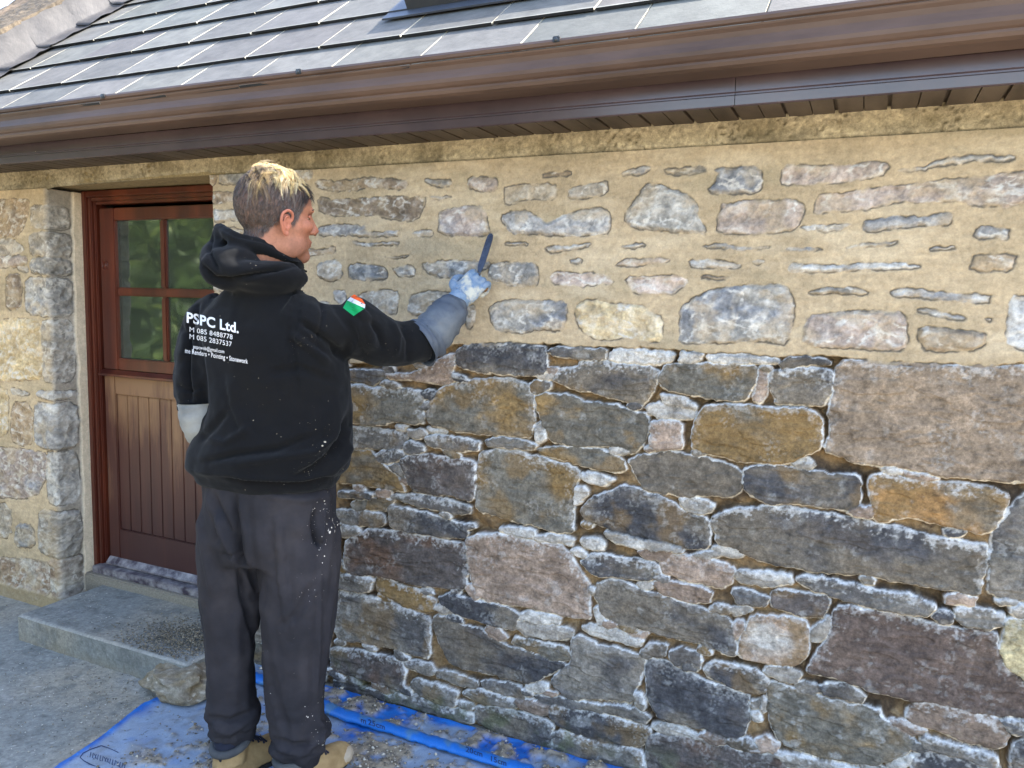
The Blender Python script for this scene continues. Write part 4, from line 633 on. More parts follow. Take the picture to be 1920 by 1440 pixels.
# ------------------------------------------------------------------ ground and step
M_con = mat_attr('concrete', .82, .3, 320, .6, .002, .28, 120)
def sheet(name, x0, x1, y0, y1, step, fh, fc, mat, parent=None):
    xs = np.arange(x0, x1 + step / 2, step); ys = np.arange(y0, y1 + step / 2, step); X, Y = np.meshgrid(xs, ys, indexing='ij')
    Z = fh(X, Y); C = fc(X, Y, Z); nv = len(ys); ii, jj = np.meshgrid(np.arange(len(xs) - 1), np.arange(nv - 1), indexing='ij'); a = ii * nv + jj
    return X, Y, Z, C, np.stack([a, a + nv, a + nv + 1, a + 1], -1)
def conc(X, Y, Z=None):
    c = mixc(np.broadcast_to(alb((136, 138, 134)), X.shape + (3,)), alb((158, 152, 138)), ss(-.2, .4, fbm(X, Y, .5, 1, 4)))
    c = mixc(c, alb((108, 110, 108)), ss(0, .5, fbm(X, Y, .06, 2, 4)) * .6); c = mixc(c, alb((168, 170, 170)), ss(.1, .5, fbm(X, Y, .2, 4, 5, 2.)) * .4)
    c = c * (1 + .35 * fbm(X, Y, .012, 3, 3))[..., None]
    return mixc(c, alb((196, 194, 190)), ss(.95, .97, vn(X / .009, Y / .009, 1)) * .7)
gh = lambda X, Y: .003 * fbm(X, Y, .25, 1, 3) + .0022 * fbm(X, Y, .015, 2, 3) - .002
X, Y, Z, C, q = sheet('', -5.2, -.2, -2.0, .10, .007, gh, conc, None)
yard = mesh_obj('yard', np.stack([X, Y, Z], -1).reshape(-1, 3), q.reshape(-1, 4), M_con, None, True, C.reshape(-1, 3)); yard['kind'] = 'structure'
X, Y, Z, C, q = sheet('', -60, 60, -80, 60, .8, lambda X, Y: X * 0 - .012, lambda X, Y, Z: np.clip(conc(X, Y) * np.array([1.5, 1.42, 1.25]), 0, .5), None)
far = mesh_obj('ground', np.stack([X, Y, Z], -1).reshape(-1, 3), q.reshape(-1, 4), M_con, None, True, C.reshape(-1, 3)); far['kind'] = 'structure'
# door step, a cast concrete slab
sx0, sx1, sy0, sy1, sz = -3.235, -2.24, -.285, .16, .112
NX_, NY_ = 180, 90
def slab(name, x0, x1, y0, y1, z1, parent=None):
    xs = np.linspace(x0 - .0, x1, NX_); ys = np.linspace(y0, y1, NY_); X, Y = np.meshgrid(xs, ys, indexing='ij')
    e = np.minimum(np.minimum(X - x0, x1 - X), Y - y0)
    Z = z1 + .0016 * fbm(X, Y, .02, 1, 3) - .008 * (1 - np.clip(e / .012, 0, 1)) ** 2 - .002 * fbm(X, Y, .2, 4)
    C = conc(X + 3, Y + 2) * .96; C = mixc(C, alb((172, 168, 158)), ss(.02, .0, e + .008 * fbm(X, Y, .03, 2)) * .45)
    nv = NY_; V = np.stack([X, Y, Z], -1).reshape(-1, 3); ii, jj = np.meshgrid(np.arange(NX_ - 1), np.arange(NY_ - 1), indexing='ij'); a = ii * nv + jj
    Q = [np.stack([a, a + nv, a + nv + 1, a + 1], -1).reshape(-1, 4)]; VV = [V]; CC = [C.reshape(-1, 3)]; n = len(V)
    for edge in (V.reshape(NX_, NY_, 3)[:, 0], V.reshape(NX_, NY_, 3)[0, ::-1], V.reshape(NX_, NY_, 3)[-1]):
        k = len(edge); rows = 14; g = np.repeat(edge[:, None], rows, 1).copy(); t = np.linspace(0, 1, rows)
        g[..., 2] = edge[:, None, 2] * (1 - t) - .02 * t
        nz = fbm(g[..., 0] + g[..., 1], g[..., 2], .02, 3, 3) * .0025 * np.sin(t * math.pi)
        g[..., 1] -= nz
        c = conc(g[..., 0] + g[..., 1] * 2, g[..., 2] + 5) * .95; c = mixc(c, alb((150, 136, 110)), ss(.4, 1, t[None] + .3 * fbm(g[..., 0], g[..., 2], .05, 2)) * .4)
        ii, jj = np.meshgrid(np.arange(k - 1), np.arange(rows - 1), indexing='ij'); a = n + ii * rows + jj
        Q.append(np.stack([a, a + 1, a + rows + 1, a + rows], -1).reshape(-1, 4)); VV.append(g.reshape(-1, 3)); CC.append(c.reshape(-1, 3)); n += k * rows
    return mesh_obj(name, np.concatenate(VV), np.concatenate(Q), M_con, parent, True, np.concatenate(CC))
st = slab('door_step', sx0, sx1, sy0, sy1, sz)
tag(st, 'low grey concrete step in front of the wooden door', 'step')
st['kind'] = ''
del st['kind']
th = MB(); th.box(-3.352, -2.38, .115, .25, .06, .1515, alb((146, 138, 124)), bev=.006); th.build('threshold', M_con, house, usecol=True)
# ------------------------------------------------------------------ blue sheet on the ground
M_tarp = mat_attr('blue_plastic_sheet', .42, .5, 120, .5, .002, .18, 200)
TP = np.array([on_z(*q)[:2] for q in ((40, 1490), (112, 1437), (190, 1383), (262, 1326), (340, 1290), (420, 1256), (482, 1226))] + [(-2.02, -.02), (-1.72, -.012), (-1.2, -.012), (-.7, -.012), (.9, -.012), (.9, -1.35), (-2.3, -1.35)])
RL = [on_z(x, y, .022) for x, y in ((455, 1262), (520, 1285), (595, 1316), (640, 1338), (740, 1368), (850, 1402), (973, 1440), (1100, 1482))]
RL = [Vector(p) for p in RL]
def roll_d(X, Y):
    best = np.full(X.shape, 9., float); side = np.zeros(X.shape)
    for a, b in zip(RL[:-1], RL[1:]):
        ex, ey = b.x - a.x, b.y - a.y; t = np.clip(((X - a.x) * ex + (Y - a.y) * ey) / (ex * ex + ey * ey), 0, 1)
        dx, dy = X - a.x - ex * t, Y - a.y - ey * t; d = np.hypot(dx, dy); s = np.sign(ex * dy - ey * dx); u = d < best
        best = np.where(u, d, best); side = np.where(u, s, side)
    return best, side
step = .0055
xs = np.arange(-3.1, .95, step); ys = np.arange(-1.4, .0, step); X, Y = np.meshgrid(xs, ys, indexing='ij')
sdT = poly_sd(TP, X + .006 * fbm(X, Y, .05, 1), Y + .006 * fbm(X, Y, .05, 2))
rd, side = roll_d(X, Y)
wallside = (side > 0) & (X > RL[0].x)
Z = .0045 + .004 * fbm(X, Y, .10, 3, 3) + .009 * rid(X, Y, .20, 4, 3) + .003 * rid(X, Y, .05, 2, 2) - .004 + .001 * fbm(X, Y, .02, 1) 
Z = Z + .006 * np.exp(-((sdT - .008) / .006) ** 2) * 0.6
mound = np.clip(-Y, 0, 1)
deb = ss(-.1, .35, fbm(X, Y, .06, 5, 5) + np.where(wallside, .12 - .5 * ss(.04, .0, mound + .02 * fbm(X, Y, .1, 2)) - .0, -.12 + .16 * ss(.0, .25, X + 1.72) + .1 * ss(.12, .02, np.abs(rd - .14))))
deb = np.where(wallside, deb * (1 - ss(.02, .006, rd)), deb * ss(.024, .04, rd)) * ss(.0, .03, sdT) * ss(-.15, .05, X + 2.02 + .5 * ((Y < -.8) * 0))
dust = ss(-.25, .3, fbm(X, Y, .16, 1, 4) + .35 * ss(-1.75, -2.05, X) * ss(-.40, -.55, Y) + .30 - .45 * wallside) * ss(.004, .04, sdT)
Z = Z + deb * (.006 + .006 * fbm(X, Y, .014, 2, 4) + np.where(wallside, .012, .002))
blue = mixc(np.broadcast_to(alb((30, 116, 206)), X.shape + (3,)), alb((22, 96, 186)), ss(-.2, .3, fbm(X, Y, .05, 4)))
c = mixc(blue, alb((160, 172, 180)), dust * .78)
c = mixc(c, alb((122, 122, 116)), dust * ss(.1, .5, fbm(X, Y, .05, 2, 4)) * .4)
dc = mixc(np.broadcast_to(alb((158, 146, 128)), X.shape + (3,)), alb((112, 106, 98)), ss(-.2, .4, fbm(X, Y, .02, 3, 4))) * (1 + .3 * fbm(X, Y, .008, 1))[..., None]
c = mixc(c, dc, deb); c = mixc(c, alb((60, 62, 66)), ss(.88, .93, vn(X / .010, Y / .010, 3)) * .6 * (1 - deb))
nv = len(ys); ii, jj = np.meshgrid(np.arange(len(xs) - 1), np.arange(nv - 1), indexing='ij'); a = ii * nv + jj
q = np.stack([a, a + nv, a + nv + 1, a + 1], -1); keep = (sdT[:-1, :-1] > 0) & (sdT[1:, 1:] > 0) & (sdT[1:, :-1] > 0) & (sdT[:-1, 1:] > 0); q = q[keep]
used = np.unique(q); mp_ = np.full(X.size, -1, np.int64); mp_[used] = np.arange(len(used))
tarp = mesh_obj('blue_sheet', np.stack([X, Y, Z], -1).reshape(-1, 3)[used], mp_[q], M_tarp, None, True, c.reshape(-1, 3)[used])
tag(tarp, 'dusty bright blue plastic sheet spread on the yard under the workman', 'plastic sheet')
def interp(pts, n):
    out = []
    for i in range(len(pts) - 1):
        p0 = pts[max(i - 1, 0)]; p1 = pts[i]; p2 = pts[i + 1]; p3 = pts[min(i + 2, len(pts) - 1)]
        for k in range(n):
            t = k / n
            out.append(.5 * ((2 * p1) + (p2 - p0) * t + (2 * p0 - 5 * p1 + 4 * p2 - p3) * t * t + (3 * p1 - p0 - 3 * p2 + p3) * t ** 3))
    out.append(pts[-1]); return out
rc_ = interp(RL, 16); rmb = MB(); rr = random.Random(8)
rads = [.026 + rr.uniform(-.0035, .0035) for _ in rc_]
rmb.tube([p + Vector((0, rr.uniform(-.001, .001), rr.uniform(-.001, .001))) for p in rc_], rads, 14, flat=.5)
tube_cols = []
for v in rmb.v:
    k = (math.sin(v[0] * 37) + math.sin(v[0] * 91 + 2) + math.sin(v[1] * 70)) / 3
    tube_cols.append(tuple(alb((28, 112, 204)) if k < .3 else alb((78, 128, 176))))
rmb.c = tube_cols
rl = rmb.build('rolled_edge', M_tarp, tarp, True, usecol=True)
M_ink = mat_noise('dark_print', (22, 40, 84), (36, 60, 104), 30, .6)
M_prt = mat_noise('white_print', (232, 234, 240), (214, 216, 224), 60, .7, bump=.2)

def text_mesh(s, bold=.0, sx=1., res=3):
    cu = bpy.data.curves.new('t', 'FONT'); cu.body = s; cu.size = 1; cu.offset = bold; cu.resolution_u = res; cu.space_character = 1.03
    o = bpy.data.objects.new('t', cu); COL.objects.link(o); dg = bpy.context.evaluated_depsgraph_get()
    m = bpy.data.meshes.new_from_object(o.evaluated_get(dg)); bpy.data.objects.remove(o); bpy.data.curves.remove(cu)
    bm = bmesh.new(); bm.from_mesh(m); bmesh.ops.remove_doubles(bm, verts=bm.verts, dist=1e-4)
    for _ in range(1): bmesh.ops.subdivide_edges(bm, edges=[e for e in bm.edges if e.calc_length() > .12], cuts=1)
    bmesh.ops.triangulate(bm, faces=bm.faces)
    v = np.array([w.co[:] for w in bm.verts]); f = [[w.index for w in q.verts] for q in bm.faces]; bm.free(); bpy.data.meshes.remove(m)
    return v, f
def decal(name, v2, f, bvh, to_px, mat, parent, lift=.0012):
    out = []
    for x, y in v2:
        px_, py_ = to_px(x, y); d = Vector(ray(px_, py_)); hit, nn, _, dist = bvh.ray_cast(Vector(CAM), d)
        if hit is None: hit = Vector(CAM) + d * 2.3
        out.append(hit - d * lift)
    return mesh_obj(name, out, f, mat, parent)
def bvh_of(*objs):
    vs = []; fs = []
    for o in objs:
        off = parent_world(o) if o.parent else Vector(o.location)
        n = len(vs); vs += [v.co + off for v in o.data.vertices]; fs += [[i + n for i in p.vertices] for p in o.data.polygons]
    return BVHTree.FromPolygons(vs, fs)
tb = bvh_of(rl)
for s, xa, ya in (('20cm', 873, 1405), ('15cm', 918, 1422), ('m', 676, 1350), ('25cm', 690, 1354)):
    v, f = text_mesh(s, .02); k = 15.
    decal('printed_marks', [(p[0], p[1]) for p in v], f, tb, lambda x, y: (xa + x * k * .95, ya + x * k * .31 - y * k * .95 + 4), M_ink, rl)
# oval stamp printed on the sheet, too worn to read
tb2 = bvh_of(tarp)
mbv = []; mbf = []
def stroke(pts, w):
    for (x0_, y0_), (x1_, y1_) in zip(pts[:-1], pts[1:]):
        dx, dy = x1_ - x0_, y1_ - y0_; l = math.hypot(dx, dy); nx, ny = -dy / l * w, dx / l * w; n = len(mbv)
        mbv.extend([(x0_ + nx, y0_ + ny), (x1_ + nx, y1_ + ny), (x1_ - nx, y1_ - ny), (x0_ - nx, y0_ - ny)]); mbf.append((n, n + 1, n + 2, n + 3))
stroke([(190, 1398), (170, 1405), (156, 1412), (150, 1420), (158, 1427), (172, 1434), (188, 1440)], .9)
stroke([(190, 1398), (202, 1402), (214, 1407), (222, 1411)], .8)
rr = random.Random(3)
for i in range(15):
    x = 168 + i * 4.6; y = 1410 + i * 1.55; h = 9.5
    if i in (2, 6, 7, 11): stroke([(x, y), (x + 3.4, y + h)], .65); stroke([(x + .5, y + h * .9), (x + 4, y + 1)], .5)
    else: stroke([(x + 2.6, y), (x + .6, y + h)], .7)
    if i in (1, 4, 9, 12): stroke([(x + .6, y + h), (x + 3.6, y + h + 1)], .6)
decal('worn_stamp', mbv, mbf, tb2, lambda x, y: (x, y), M_ink, tarp, .002)

# ------------------------------------------------------------------ crumbs of mortar and grit
M_crumb = mat_attr('mortar_crumbs', .95, .1, 400, .5, .001, .2, 200)
def crumbs(name, pts, label, cat):
    V = []; Fc = []; C = []; r = random.Random(9)
    base = [(1, 0, 0), (0, 1, 0), (-1, 0, 0), (0, -1, 0), (0, 0, 1), (0, 0, -1)]; tri = [(0, 1, 4), (1, 2, 4), (2, 3, 4), (3, 0, 4), (1, 0, 5), (2, 1, 5), (3, 2, 5), (0, 3, 5)]
    for x, y, z, s, c in pts:
        a = r.uniform(0, 6.3); n = len(V); ca_, sa_ = math.cos(a), math.sin(a); e = (r.uniform(.6, 1.5), r.uniform(.6, 1.2), r.uniform(.5, .9))
        for p in base:
            u, v, w = p[0] * e[0] * s + r.uniform(-.3, .3) * s, p[1] * e[1] * s + r.uniform(-.3, .3) * s, p[2] * e[2] * s
            V.append((x + u * ca_ - v * sa_, y + u * sa_ + v * ca_, z + w)); C.append(c)
        Fc += [(i + n, j + n, k + n) for i, j, k in tri]
    o = mesh_obj(name, V, np.array(Fc), M_crumb, None, False, np.array(C))
    tag(o, label, cat, kind='stuff'); return o
r = random.Random(12); pts = []
cols = [alb((150, 138, 118)), alb((126, 118, 104)), alb((170, 160, 142)), alb((98, 96, 92)), alb((196, 190, 178))]
def samp(field, x, y):
    i = int((x - xs[0]) / step); j = int((y - ys[0]) / step)
    return field[min(max(i, 0), len(xs) - 1), min(max(j, 0), len(ys) - 1)]
while len(pts) < 11000:
    x = r.uniform(-2.6, .4); y = r.uniform(-1.15, -.03)
    if samp(sdT, x, y) > .01 and r.random() < samp(deb, x, y) * .9 + .05:
        s = r.choice((.0014, .0018, .0022, .003, .0042)) if r.random() < .93 else r.uniform(.005, .009)
        pts.append((x, y, samp(Z, x, y) + s * .35, s, r.choice(cols)))
crumbs('mortar_debris', pts, 'grey brown mortar crumbs raked from the joints, scattered over the blue sheet', 'debris')
pts = []
while len(pts) < 2600:
    x = r.uniform(-4.4, -2.1); y = r.uniform(-1.3, .0)
    if samp(sdT, x, y) > -.0 : continue
    if y > sy0 - .004 and x > sx0 - .004: continue
    near = math.exp(-((x + 2.5) ** 2 + (y + .35) ** 2) / .12)
    if r.random() < .12 + .8 * near: s = r.choice((.001, .0013, .0016, .0022, .003)); pts.append((x, y, .0005 + s * .3, s, r.choice(cols + [alb((206, 204, 200))])))
while len(pts) < 6200:                        # sand spilt over the right end of the step
    x = r.gauss(-2.42, .13); y = r.gauss(-.13, .10)
    if not (sx0 < x < sx1 - .01 and sy0 + .01 < y < .10): continue
    s = r.choice((.0015, .002, .003, .0042)); hgt = .022 * math.exp(-((x + 2.40) / .14) ** 2 - ((y + .13) / .10) ** 2)
    pts.append((x, y, sz + hgt * r.uniform(.2, 1) + s * .3, s, r.choice(cols[:4])))
for _ in range(350):
    x = r.uniform(sx0 + .02, sx1); y = r.uniform(sy0 + .02, .1); s = r.uniform(.001, .0025); pts.append((x, y, sz + s * .3, s, r.choice(cols + [alb((210, 208, 204))])))
crumbs('grit', pts, 'loose grit and sand on the yard and on the right end of the step', 'grit')

# ------------------------------------------------------------------ broken lump of stone
def blob(name, cen, rad, seed, mat, cols_, detail=5, amp=.25, cuts=7):
    bm = bmesh.new(); bmesh.ops.create_icosphere(bm, subdivisions=detail, radius=1); rs_ = random.Random(seed)
    pl = [(Vector((rs_.gauss(0, 1), rs_.gauss(0, 1), rs_.gauss(0, 1))).normalized(), rs_.uniform(.62, .92)) for _ in range(cuts)]
    V = []; C = []
    for v in bm.verts:
        p = v.co.copy()
        for nn, dd in pl:
            e = p.dot(nn) - dd
            if e > 0: p -= nn * e * .92
        k = mnoise.fractal(p * 1.6 + Vector((seed, 0, 0)), 1, 2, 5); p = p * (1 + amp * k); k2 = mnoise.fractal(p * 7, .8, 2, 4)
        p *= 1 + .03 * k2
        V.append(Vector(cen) + Vector((p.x * rad[0], p.y * rad[1], max(p.z * rad[2], -rad[2] * .8))))
        t = min(max(.5 + .7 * mnoise.fractal(p * 3, 1, 2, 4), 0), 1); cc_ = alb(cols_[0]) * (1 - t) + alb(cols_[1]) * t
        if k2 > .62: cc_ = alb(cols_[2])
        C.append(cc_ * (1 + .25 * k2))
    Fs = np.array([[w.index for w in q.verts] for q in bm.faces]); bm.free()
    return mesh_obj(name, V, Fs, mat, None, False, np.array(C))
rk = on_z(328, 1283, .045)
rock = blob('broken_stone', (rk[0] + .01, rk[1] + .03, .052), (.165, .105, .066), 5, M_stone, ((134, 118, 92), (150, 144, 132), (176, 170, 158)))
tag(rock, 'rough brown lump of broken stone lying against the step corner', 'stone')

# ------------------------------------------------------------------ hedge across the yard (seen mirrored in the door glass)
M_leaf = mat_attr('hedge_leaves', .5, .4, 60, .1, .001, .3, 6)
V = []; C = []; r = random.Random(21); Fq = []
lc = [alb((80, 104, 50)), alb((58, 80, 42)), alb((110, 132, 60)), alb((48, 66, 38)), alb((140, 156, 80))]
for i in range(46000):
    x = r.uniform(-17, -2.5); t = r.random(); z = 3.4 * (1 - t ** 1.6) if False else r.uniform(0, 4.6 + .5 * math.sin(x * 1.3) + .3 * math.sin(x * 3.1))
    y = -5.6 - .25 * math.sin(x * .9) + r.uniform(-.5, .35) + .18 * math.sin(x * 5 + z * 3) + .15 * math.sin(z * 7 + x)
    if y > -4.9: continue
    s = r.uniform(.03, .07); c = lc[min(4, int(5 * r.random() * (.55 + .45 * math.sin(x * 2.2 + 1) * math.sin(z * 2.7))) if True else 0)] if True else None
    a = Vector((r.gauss(0, 1), r.gauss(0, 1), r.gauss(0, 1))).normalized(); b = a.cross(Vector((r.gauss(0, 1), r.gauss(0, 1), r.gauss(0, 1)))).normalized(); n = len(V)
    p = Vector((x, y, z)); V += [p - a * s, p + b * s * .5, p + a * s, p - b * s * .5]; C += [c] * 4; Fq.append((n, n + 1, n + 2, n + 3))
hm = mesh_obj('hedge', V, np.array(Fq), M_leaf, None, False, np.array(C)); tag(hm, 'tall leafy green hedge across the yard, mirrored in the door panes', 'hedge')
tw = MB()
for i in range(60):
    x = -16.8 + i * .24; tw.tube([(x, -5.75, 0), (x + r.uniform(-.2, .2), -5.7, 1.4), (x + r.uniform(-.3, .3), -5.8, 2.9)], [.05, .035, .012], 6, alb((70, 60, 46)))
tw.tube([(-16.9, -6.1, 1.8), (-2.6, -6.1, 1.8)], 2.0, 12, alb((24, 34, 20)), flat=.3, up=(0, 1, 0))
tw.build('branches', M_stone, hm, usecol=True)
# ------------------------------------------------------------------ the workman
A42 = R(42); MO = Vector((-1.6, -.6, 0)); ER = Vector((math.cos(A42), math.sin(A42), 0)); ED = Vector((-math.sin(A42), math.cos(A42), 0)); EZ = Vector((0, 0, 1))
def mw(r_, d, z): return MO + ER * r_ + ED * d + EZ * z
def pm(x, y, d=0.):
    P0 = np.array(MO + ED * d); n_ = np.array(ED); v = ray(x, y); k = ((P0 - CAM) @ n_) / (v @ n_); return Vector(CAM + v * k)
def loft(mb, rings, n=28, ex=2.3):
    """rings: (r, d, z, a, b, turn) ellipses lying flat"""
    vs = []
    for (r_, d, z, a, b, ph) in rings:
        for k in range(n):
            t = 2 * math.pi * k / n; c, s = math.cos(t), math.sin(t)
            u = a * math.copysign(abs(c) ** (2 / ex), c); v = b * math.copysign(abs(s) ** (2 / ex), s)
            vs.append(mw(r_ + u * math.cos(ph) - v * math.sin(ph), d + u * math.sin(ph) + v * math.cos(ph), z))
    fs = [(i * n + k, i * n + (k + 1) % n, (i + 1) * n + (k + 1) % n, (i + 1) * n + k) for i in range(len(rings) - 1) for k in range(n)]
    fs += [tuple(range(n))[::-1], tuple((len(rings) - 1) * n + k for k in range(n))]
    mb.add(vs, fs)
def fuse(mb, voxel, smooth=6, fac=.5):
    m = bpy.data.meshes.new('tmp'); m.from_pydata([tuple(v) for v in mb.v], [], mb.f); m.update(); o = bpy.data.objects.new('tmp', m); COL.objects.link(o)
    rm = o.modifiers.new('r', 'REMESH'); rm.mode = 'VOXEL'; rm.voxel_size = voxel
    if smooth: sm_ = o.modifiers.new('s', 'SMOOTH'); sm_.iterations = smooth; sm_.factor = fac
    dg = bpy.context.evaluated_depsgraph_get(); e = bpy.data.meshes.new_from_object(o.evaluated_get(dg)); bpy.data.objects.remove(o); bpy.data.meshes.remove(m)
    nvt = len(e.vertices); co = np.empty(nvt * 3, np.float32); e.vertices.foreach_get('co', co); co = co.reshape(-1, 3)
    nr = np.empty(nvt * 3, np.float32); e.vertices.foreach_get('normal', nr); nr = nr.reshape(-1, 3)
    fs = [tuple(p.vertices) for p in e.polygons]; bpy.data.meshes.remove(e); return co, nr, fs
def to_rdz(co):
    q = co - np.array(MO); return q @ np.array(ER), q @ np.array(ED), q[:, 2]
def seg_d(px_, pz_, line):
    """distance to a polyline and position along it (0..1)"""
    best = np.full(px_.shape, 9.); tt = np.zeros(px_.shape); n = len(line) - 1
    for i, ((ax, az), (bx_, bz)) in enumerate(zip(line[:-1], line[1:])):
        ex, ez = bx_ - ax, bz - az; t = np.clip(((px_ - ax) * ex + (pz_ - az) * ez) / (ex * ex + ez * ez + 1e-9), 0, 1)
        d = np.hypot(px_ - ax - ex * t, pz_ - az - ez * t); u = d < best; best = np.where(u, d, best); tt = np.where(u, (i + t) / n, tt)
    return best, tt
def vproj(co):
    """image position of points, used to lay creases along the lines where they run on the cloth"""
    v = co - CAM; z = v @ CF; return PX + F * (v @ CR) / z, PY - F * (v @ CU) / z
def crease(co, nr, lines, facing=True):
    """lines: (points, width px, depth m); only on the side of the cloth that faces the yard"""
    x, y = vproj(co); dr = co - CAM; fr_ = -(nr * dr).sum(1) / np.linalg.norm(dr, axis=1); w_ = ss(.0, .35, fr_) if facing else 1.
    d = np.zeros(len(co))
    for pts_, w, a in lines:
        k, t = seg_d(x, y, pts_); d += a * np.exp(-(k / w) ** 2) * np.clip(np.minimum(t, 1 - t) * 5 + .15, 0, 1)
    return co + nr * (d * w_)[:, None]
def n3(co, sc, seed=0, o=3):
    s_ = 1 / sc; return np.array([mnoise.fractal(Vector((float(p[0]) * s_ + seed, float(p[1]) * s_, float(p[2]) * s_)), .8, 2.1, o) for p in co])
def aniso(co, sr, sz_, seed=0, o=3):
    r_, d_, z_ = to_rdz(co); return np.array([mnoise.fractal(Vector((float(a) / sr + seed, float(b) / sr, float(c) / sz_)), .8, 2.1, o) for a, b, c in zip(r_, d_, z_)])

def patch_mask(pts_, rad_, lo=0., hi=1.6):
    def f(n, tc):
        out = None
        for p in pts_:
            d = N(n, 'ShaderNodeVectorMath', operation='DISTANCE'); n.links.new(tc.outputs['Object'], d.inputs[0]); d.inputs[1].default_value = p[:]
            mr = N(n, 'ShaderNodeMapRange'); mr.inputs[1].default_value = 0; mr.inputs[2].default_value = rad_; mr.inputs[3].default_value = hi; mr.inputs[4].default_value = lo; n.links.new(d.outputs[1], mr.inputs[0])
            if out is None: out = mr.outputs[0]
            else:
                mx = N(n, 'ShaderNodeMath', operation='MAXIMUM'); n.links.new(out, mx.inputs[0]); n.links.new(mr.outputs[0], mx.inputs[1]); out = mx.outputs[0]
        return out
    return f
# head frame
HF = R(20); HX = (ER * math.cos(HF) + ED * math.sin(HF)).normalized(); HY = EZ.cross(HX); HZ = EZ.copy()
tl = Matrix.Rotation(R(3), 3, HY); HX = tl @ HX; HZ = tl @ HZ
HC = mw(.064, -.004, 1.722); HS = 1.075
def hp(x, y, z): return HC + (HX * x + HY * y + HZ * z) * HS
hax = (HX, HY, HZ)
sk_ = MB()
def he(x, y, z, a, b, c, seg=18, ax=None): sk_.ell(hp(x, y, z), (a * HS, b * HS, c * HS), ax or hax, seg)
he(-.022, 0, .040, .088, .076, .092, 24); he(.030, 0, .048, .062, .066, .072, 20); he(.022, 0, -.010, .070, .066, .080, 20)
he(.040, 0, -.055, .052, .052, .050); he(.074, 0, -.086, .024, .024, .022); he(.020, .043, -.060, .050, .020, .040); he(.020, -.043, -.060, .050, .020, .040)
he(.083, 0, .034, .014, .046, .012); he(.086, 0, .012, .014, .014, .030)
sk_.tube([hp(.088, 0, .026), hp(.098, 0, .004), hp(.110, 0, -.016), hp(.104, 0, -.025)], [.009 * HS, .0105 * HS, .0125 * HS, .009 * HS], 12)
he(.101, .012, -.022, .009, .007, .007); he(.101, -.012, -.022, .009, .007, .007)
he(.088, 0, -.047, .013, .024, .006); he(.087, 0, -.058, .012, .022, .006); he(.080, 0, -.050, .014, .030, .020)
he(.062, .038, -.010, .026, .024, .020); he(.062, -.038, -.010, .026, .024, .020)
sk_.tube([hp(-.020, 0, -.02), hp(-.028, 0, -.08), mw(.012, .01, 1.56), mw(.01, 0, 1.46)], [.062, .060, .064, .09], 20)
# trunk and limbs inside the clothes, one surface with the head
loft(sk_, [(.04, .0, .84, .12, .08, R(-30)), (.04, .0, .90, .13, .08, R(-30)), (.04, 0, 1.0, .14, .09, R(-30)), (.04, 0, 1.2, .14, .09, R(-30)), (.03, 0, 1.36, .17, .10, R(-30)), (.02, 0, 1.46, .14, .07, R(-30)), (.01, 0, 1.5, .07, .05, R(-30))], 20)
SHR = mw(.155, -.085, 1.435); SHL = mw(-.125, .09, 1.435)
HANDR = Vector(on_y(876, 545, -.115)); WR = Vector(on_y(848, 575, -.15))
ELR = pm(722, 640, -.03); ELL = mw(-.146, .06, 1.15); HANDL = mw(-.06, .26, 1.07); WRL = mw(-.115, .17, 1.09)
sk_.tube([SHR, ELR, pm(784, 642, .02), WR - (WR - ELR) * .12], [.05, .042, .034, .022], 14); sk_.tube([SHL, ELL, WRL, HANDL], [.05, .042, .03, .025], 14)
LEGL = [(-.075, .05, .92), (-.085, .055, .5), (-.075, .065, .1)]; LEGR = [(.13, -.03, .92), (.115, -.055, .5), (.115, -.045, .1)]
for L in (LEGL, LEGR): sk_.tube([mw(L[0][0], L[0][1], .84), mw(*L[1]), mw(*L[2])], [.068, .048, .036], 16)
FD = (ER * .80 + ED * .60).normalized(); FY = EZ.cross(FD)
for L in (LEGL, LEGR): q = mw(*L[2]); sk_.ell(q + FD * .06 + Vector((0, 0, -.045)), (.12, .036, .03), (FD, FY, EZ))
co, nr, fs = fuse(sk_, .0052, 3, .5)
q = co - np.array(HC); hx = q @ np.array(HX) / HS; hy = q @ np.array(HY) / HS; hz = q @ np.array(HZ) / HS
# eye sockets, mouth line and nasolabial crease pressed into the face
def dent(x, y, z, r_, a):
    global co
    d2 = ((hx - x) ** 2 + (np.abs(hy) - y) ** 2 + (hz - z) ** 2) / r_ ** 2; co = co - nr * (a * np.exp(-d2))[:, None]
dent(.086, .030, .014, .013, .007); dent(.098, .0, -.0525, .006, .002); dent(.085, .018, -.052, .006, .002); dent(.098, 0, -.034, .006, .001)
hl = ss(-.010, .006, hz - np.interp(hx, [-.12, -.06, -.02, .022, .040, .060, .075, .10], [-.070, -.060, -.012, -.018, .010, .055, .078, .082]) + .006 * np.sin(hy * 300) * 0)
ear_gap = ((hx - .004) / .02) ** 2 + ((hz + .01) / .028) ** 2 < 1
beard = ss(-.035, -.055, hz + .3 * np.clip(hx - .07, 0, 1)) * ss(-.01, .03, hx) * ss(-.2, -.1, hz)
skin = np.broadcast_to(alb((164, 114, 92)), co.shape).copy(); nn_ = n3(co, .02, 3)
skin = skin * (1 + .12 * nn_ + .10 * n3(co, .006, 11))[:, None]
red = np.exp(-(((hx - .07) / .03) ** 2 + ((hz + .012) / .03) ** 2)) + np.exp(-(((hx - .115) / .012) ** 2 + ((hz + .02) / .015) ** 2)); skin = skin * (1 - .5 * np.clip(red, 0, 1)[:, None] * (1 - np.array([1., .78, .76])))
lips = np.exp(-(((hx - .098) / .010) ** 2 + ((hz + .0525) / .009) ** 2)); skin = skin * (1 - lips[:, None] * (1 - np.array([.86, .62, .62])))
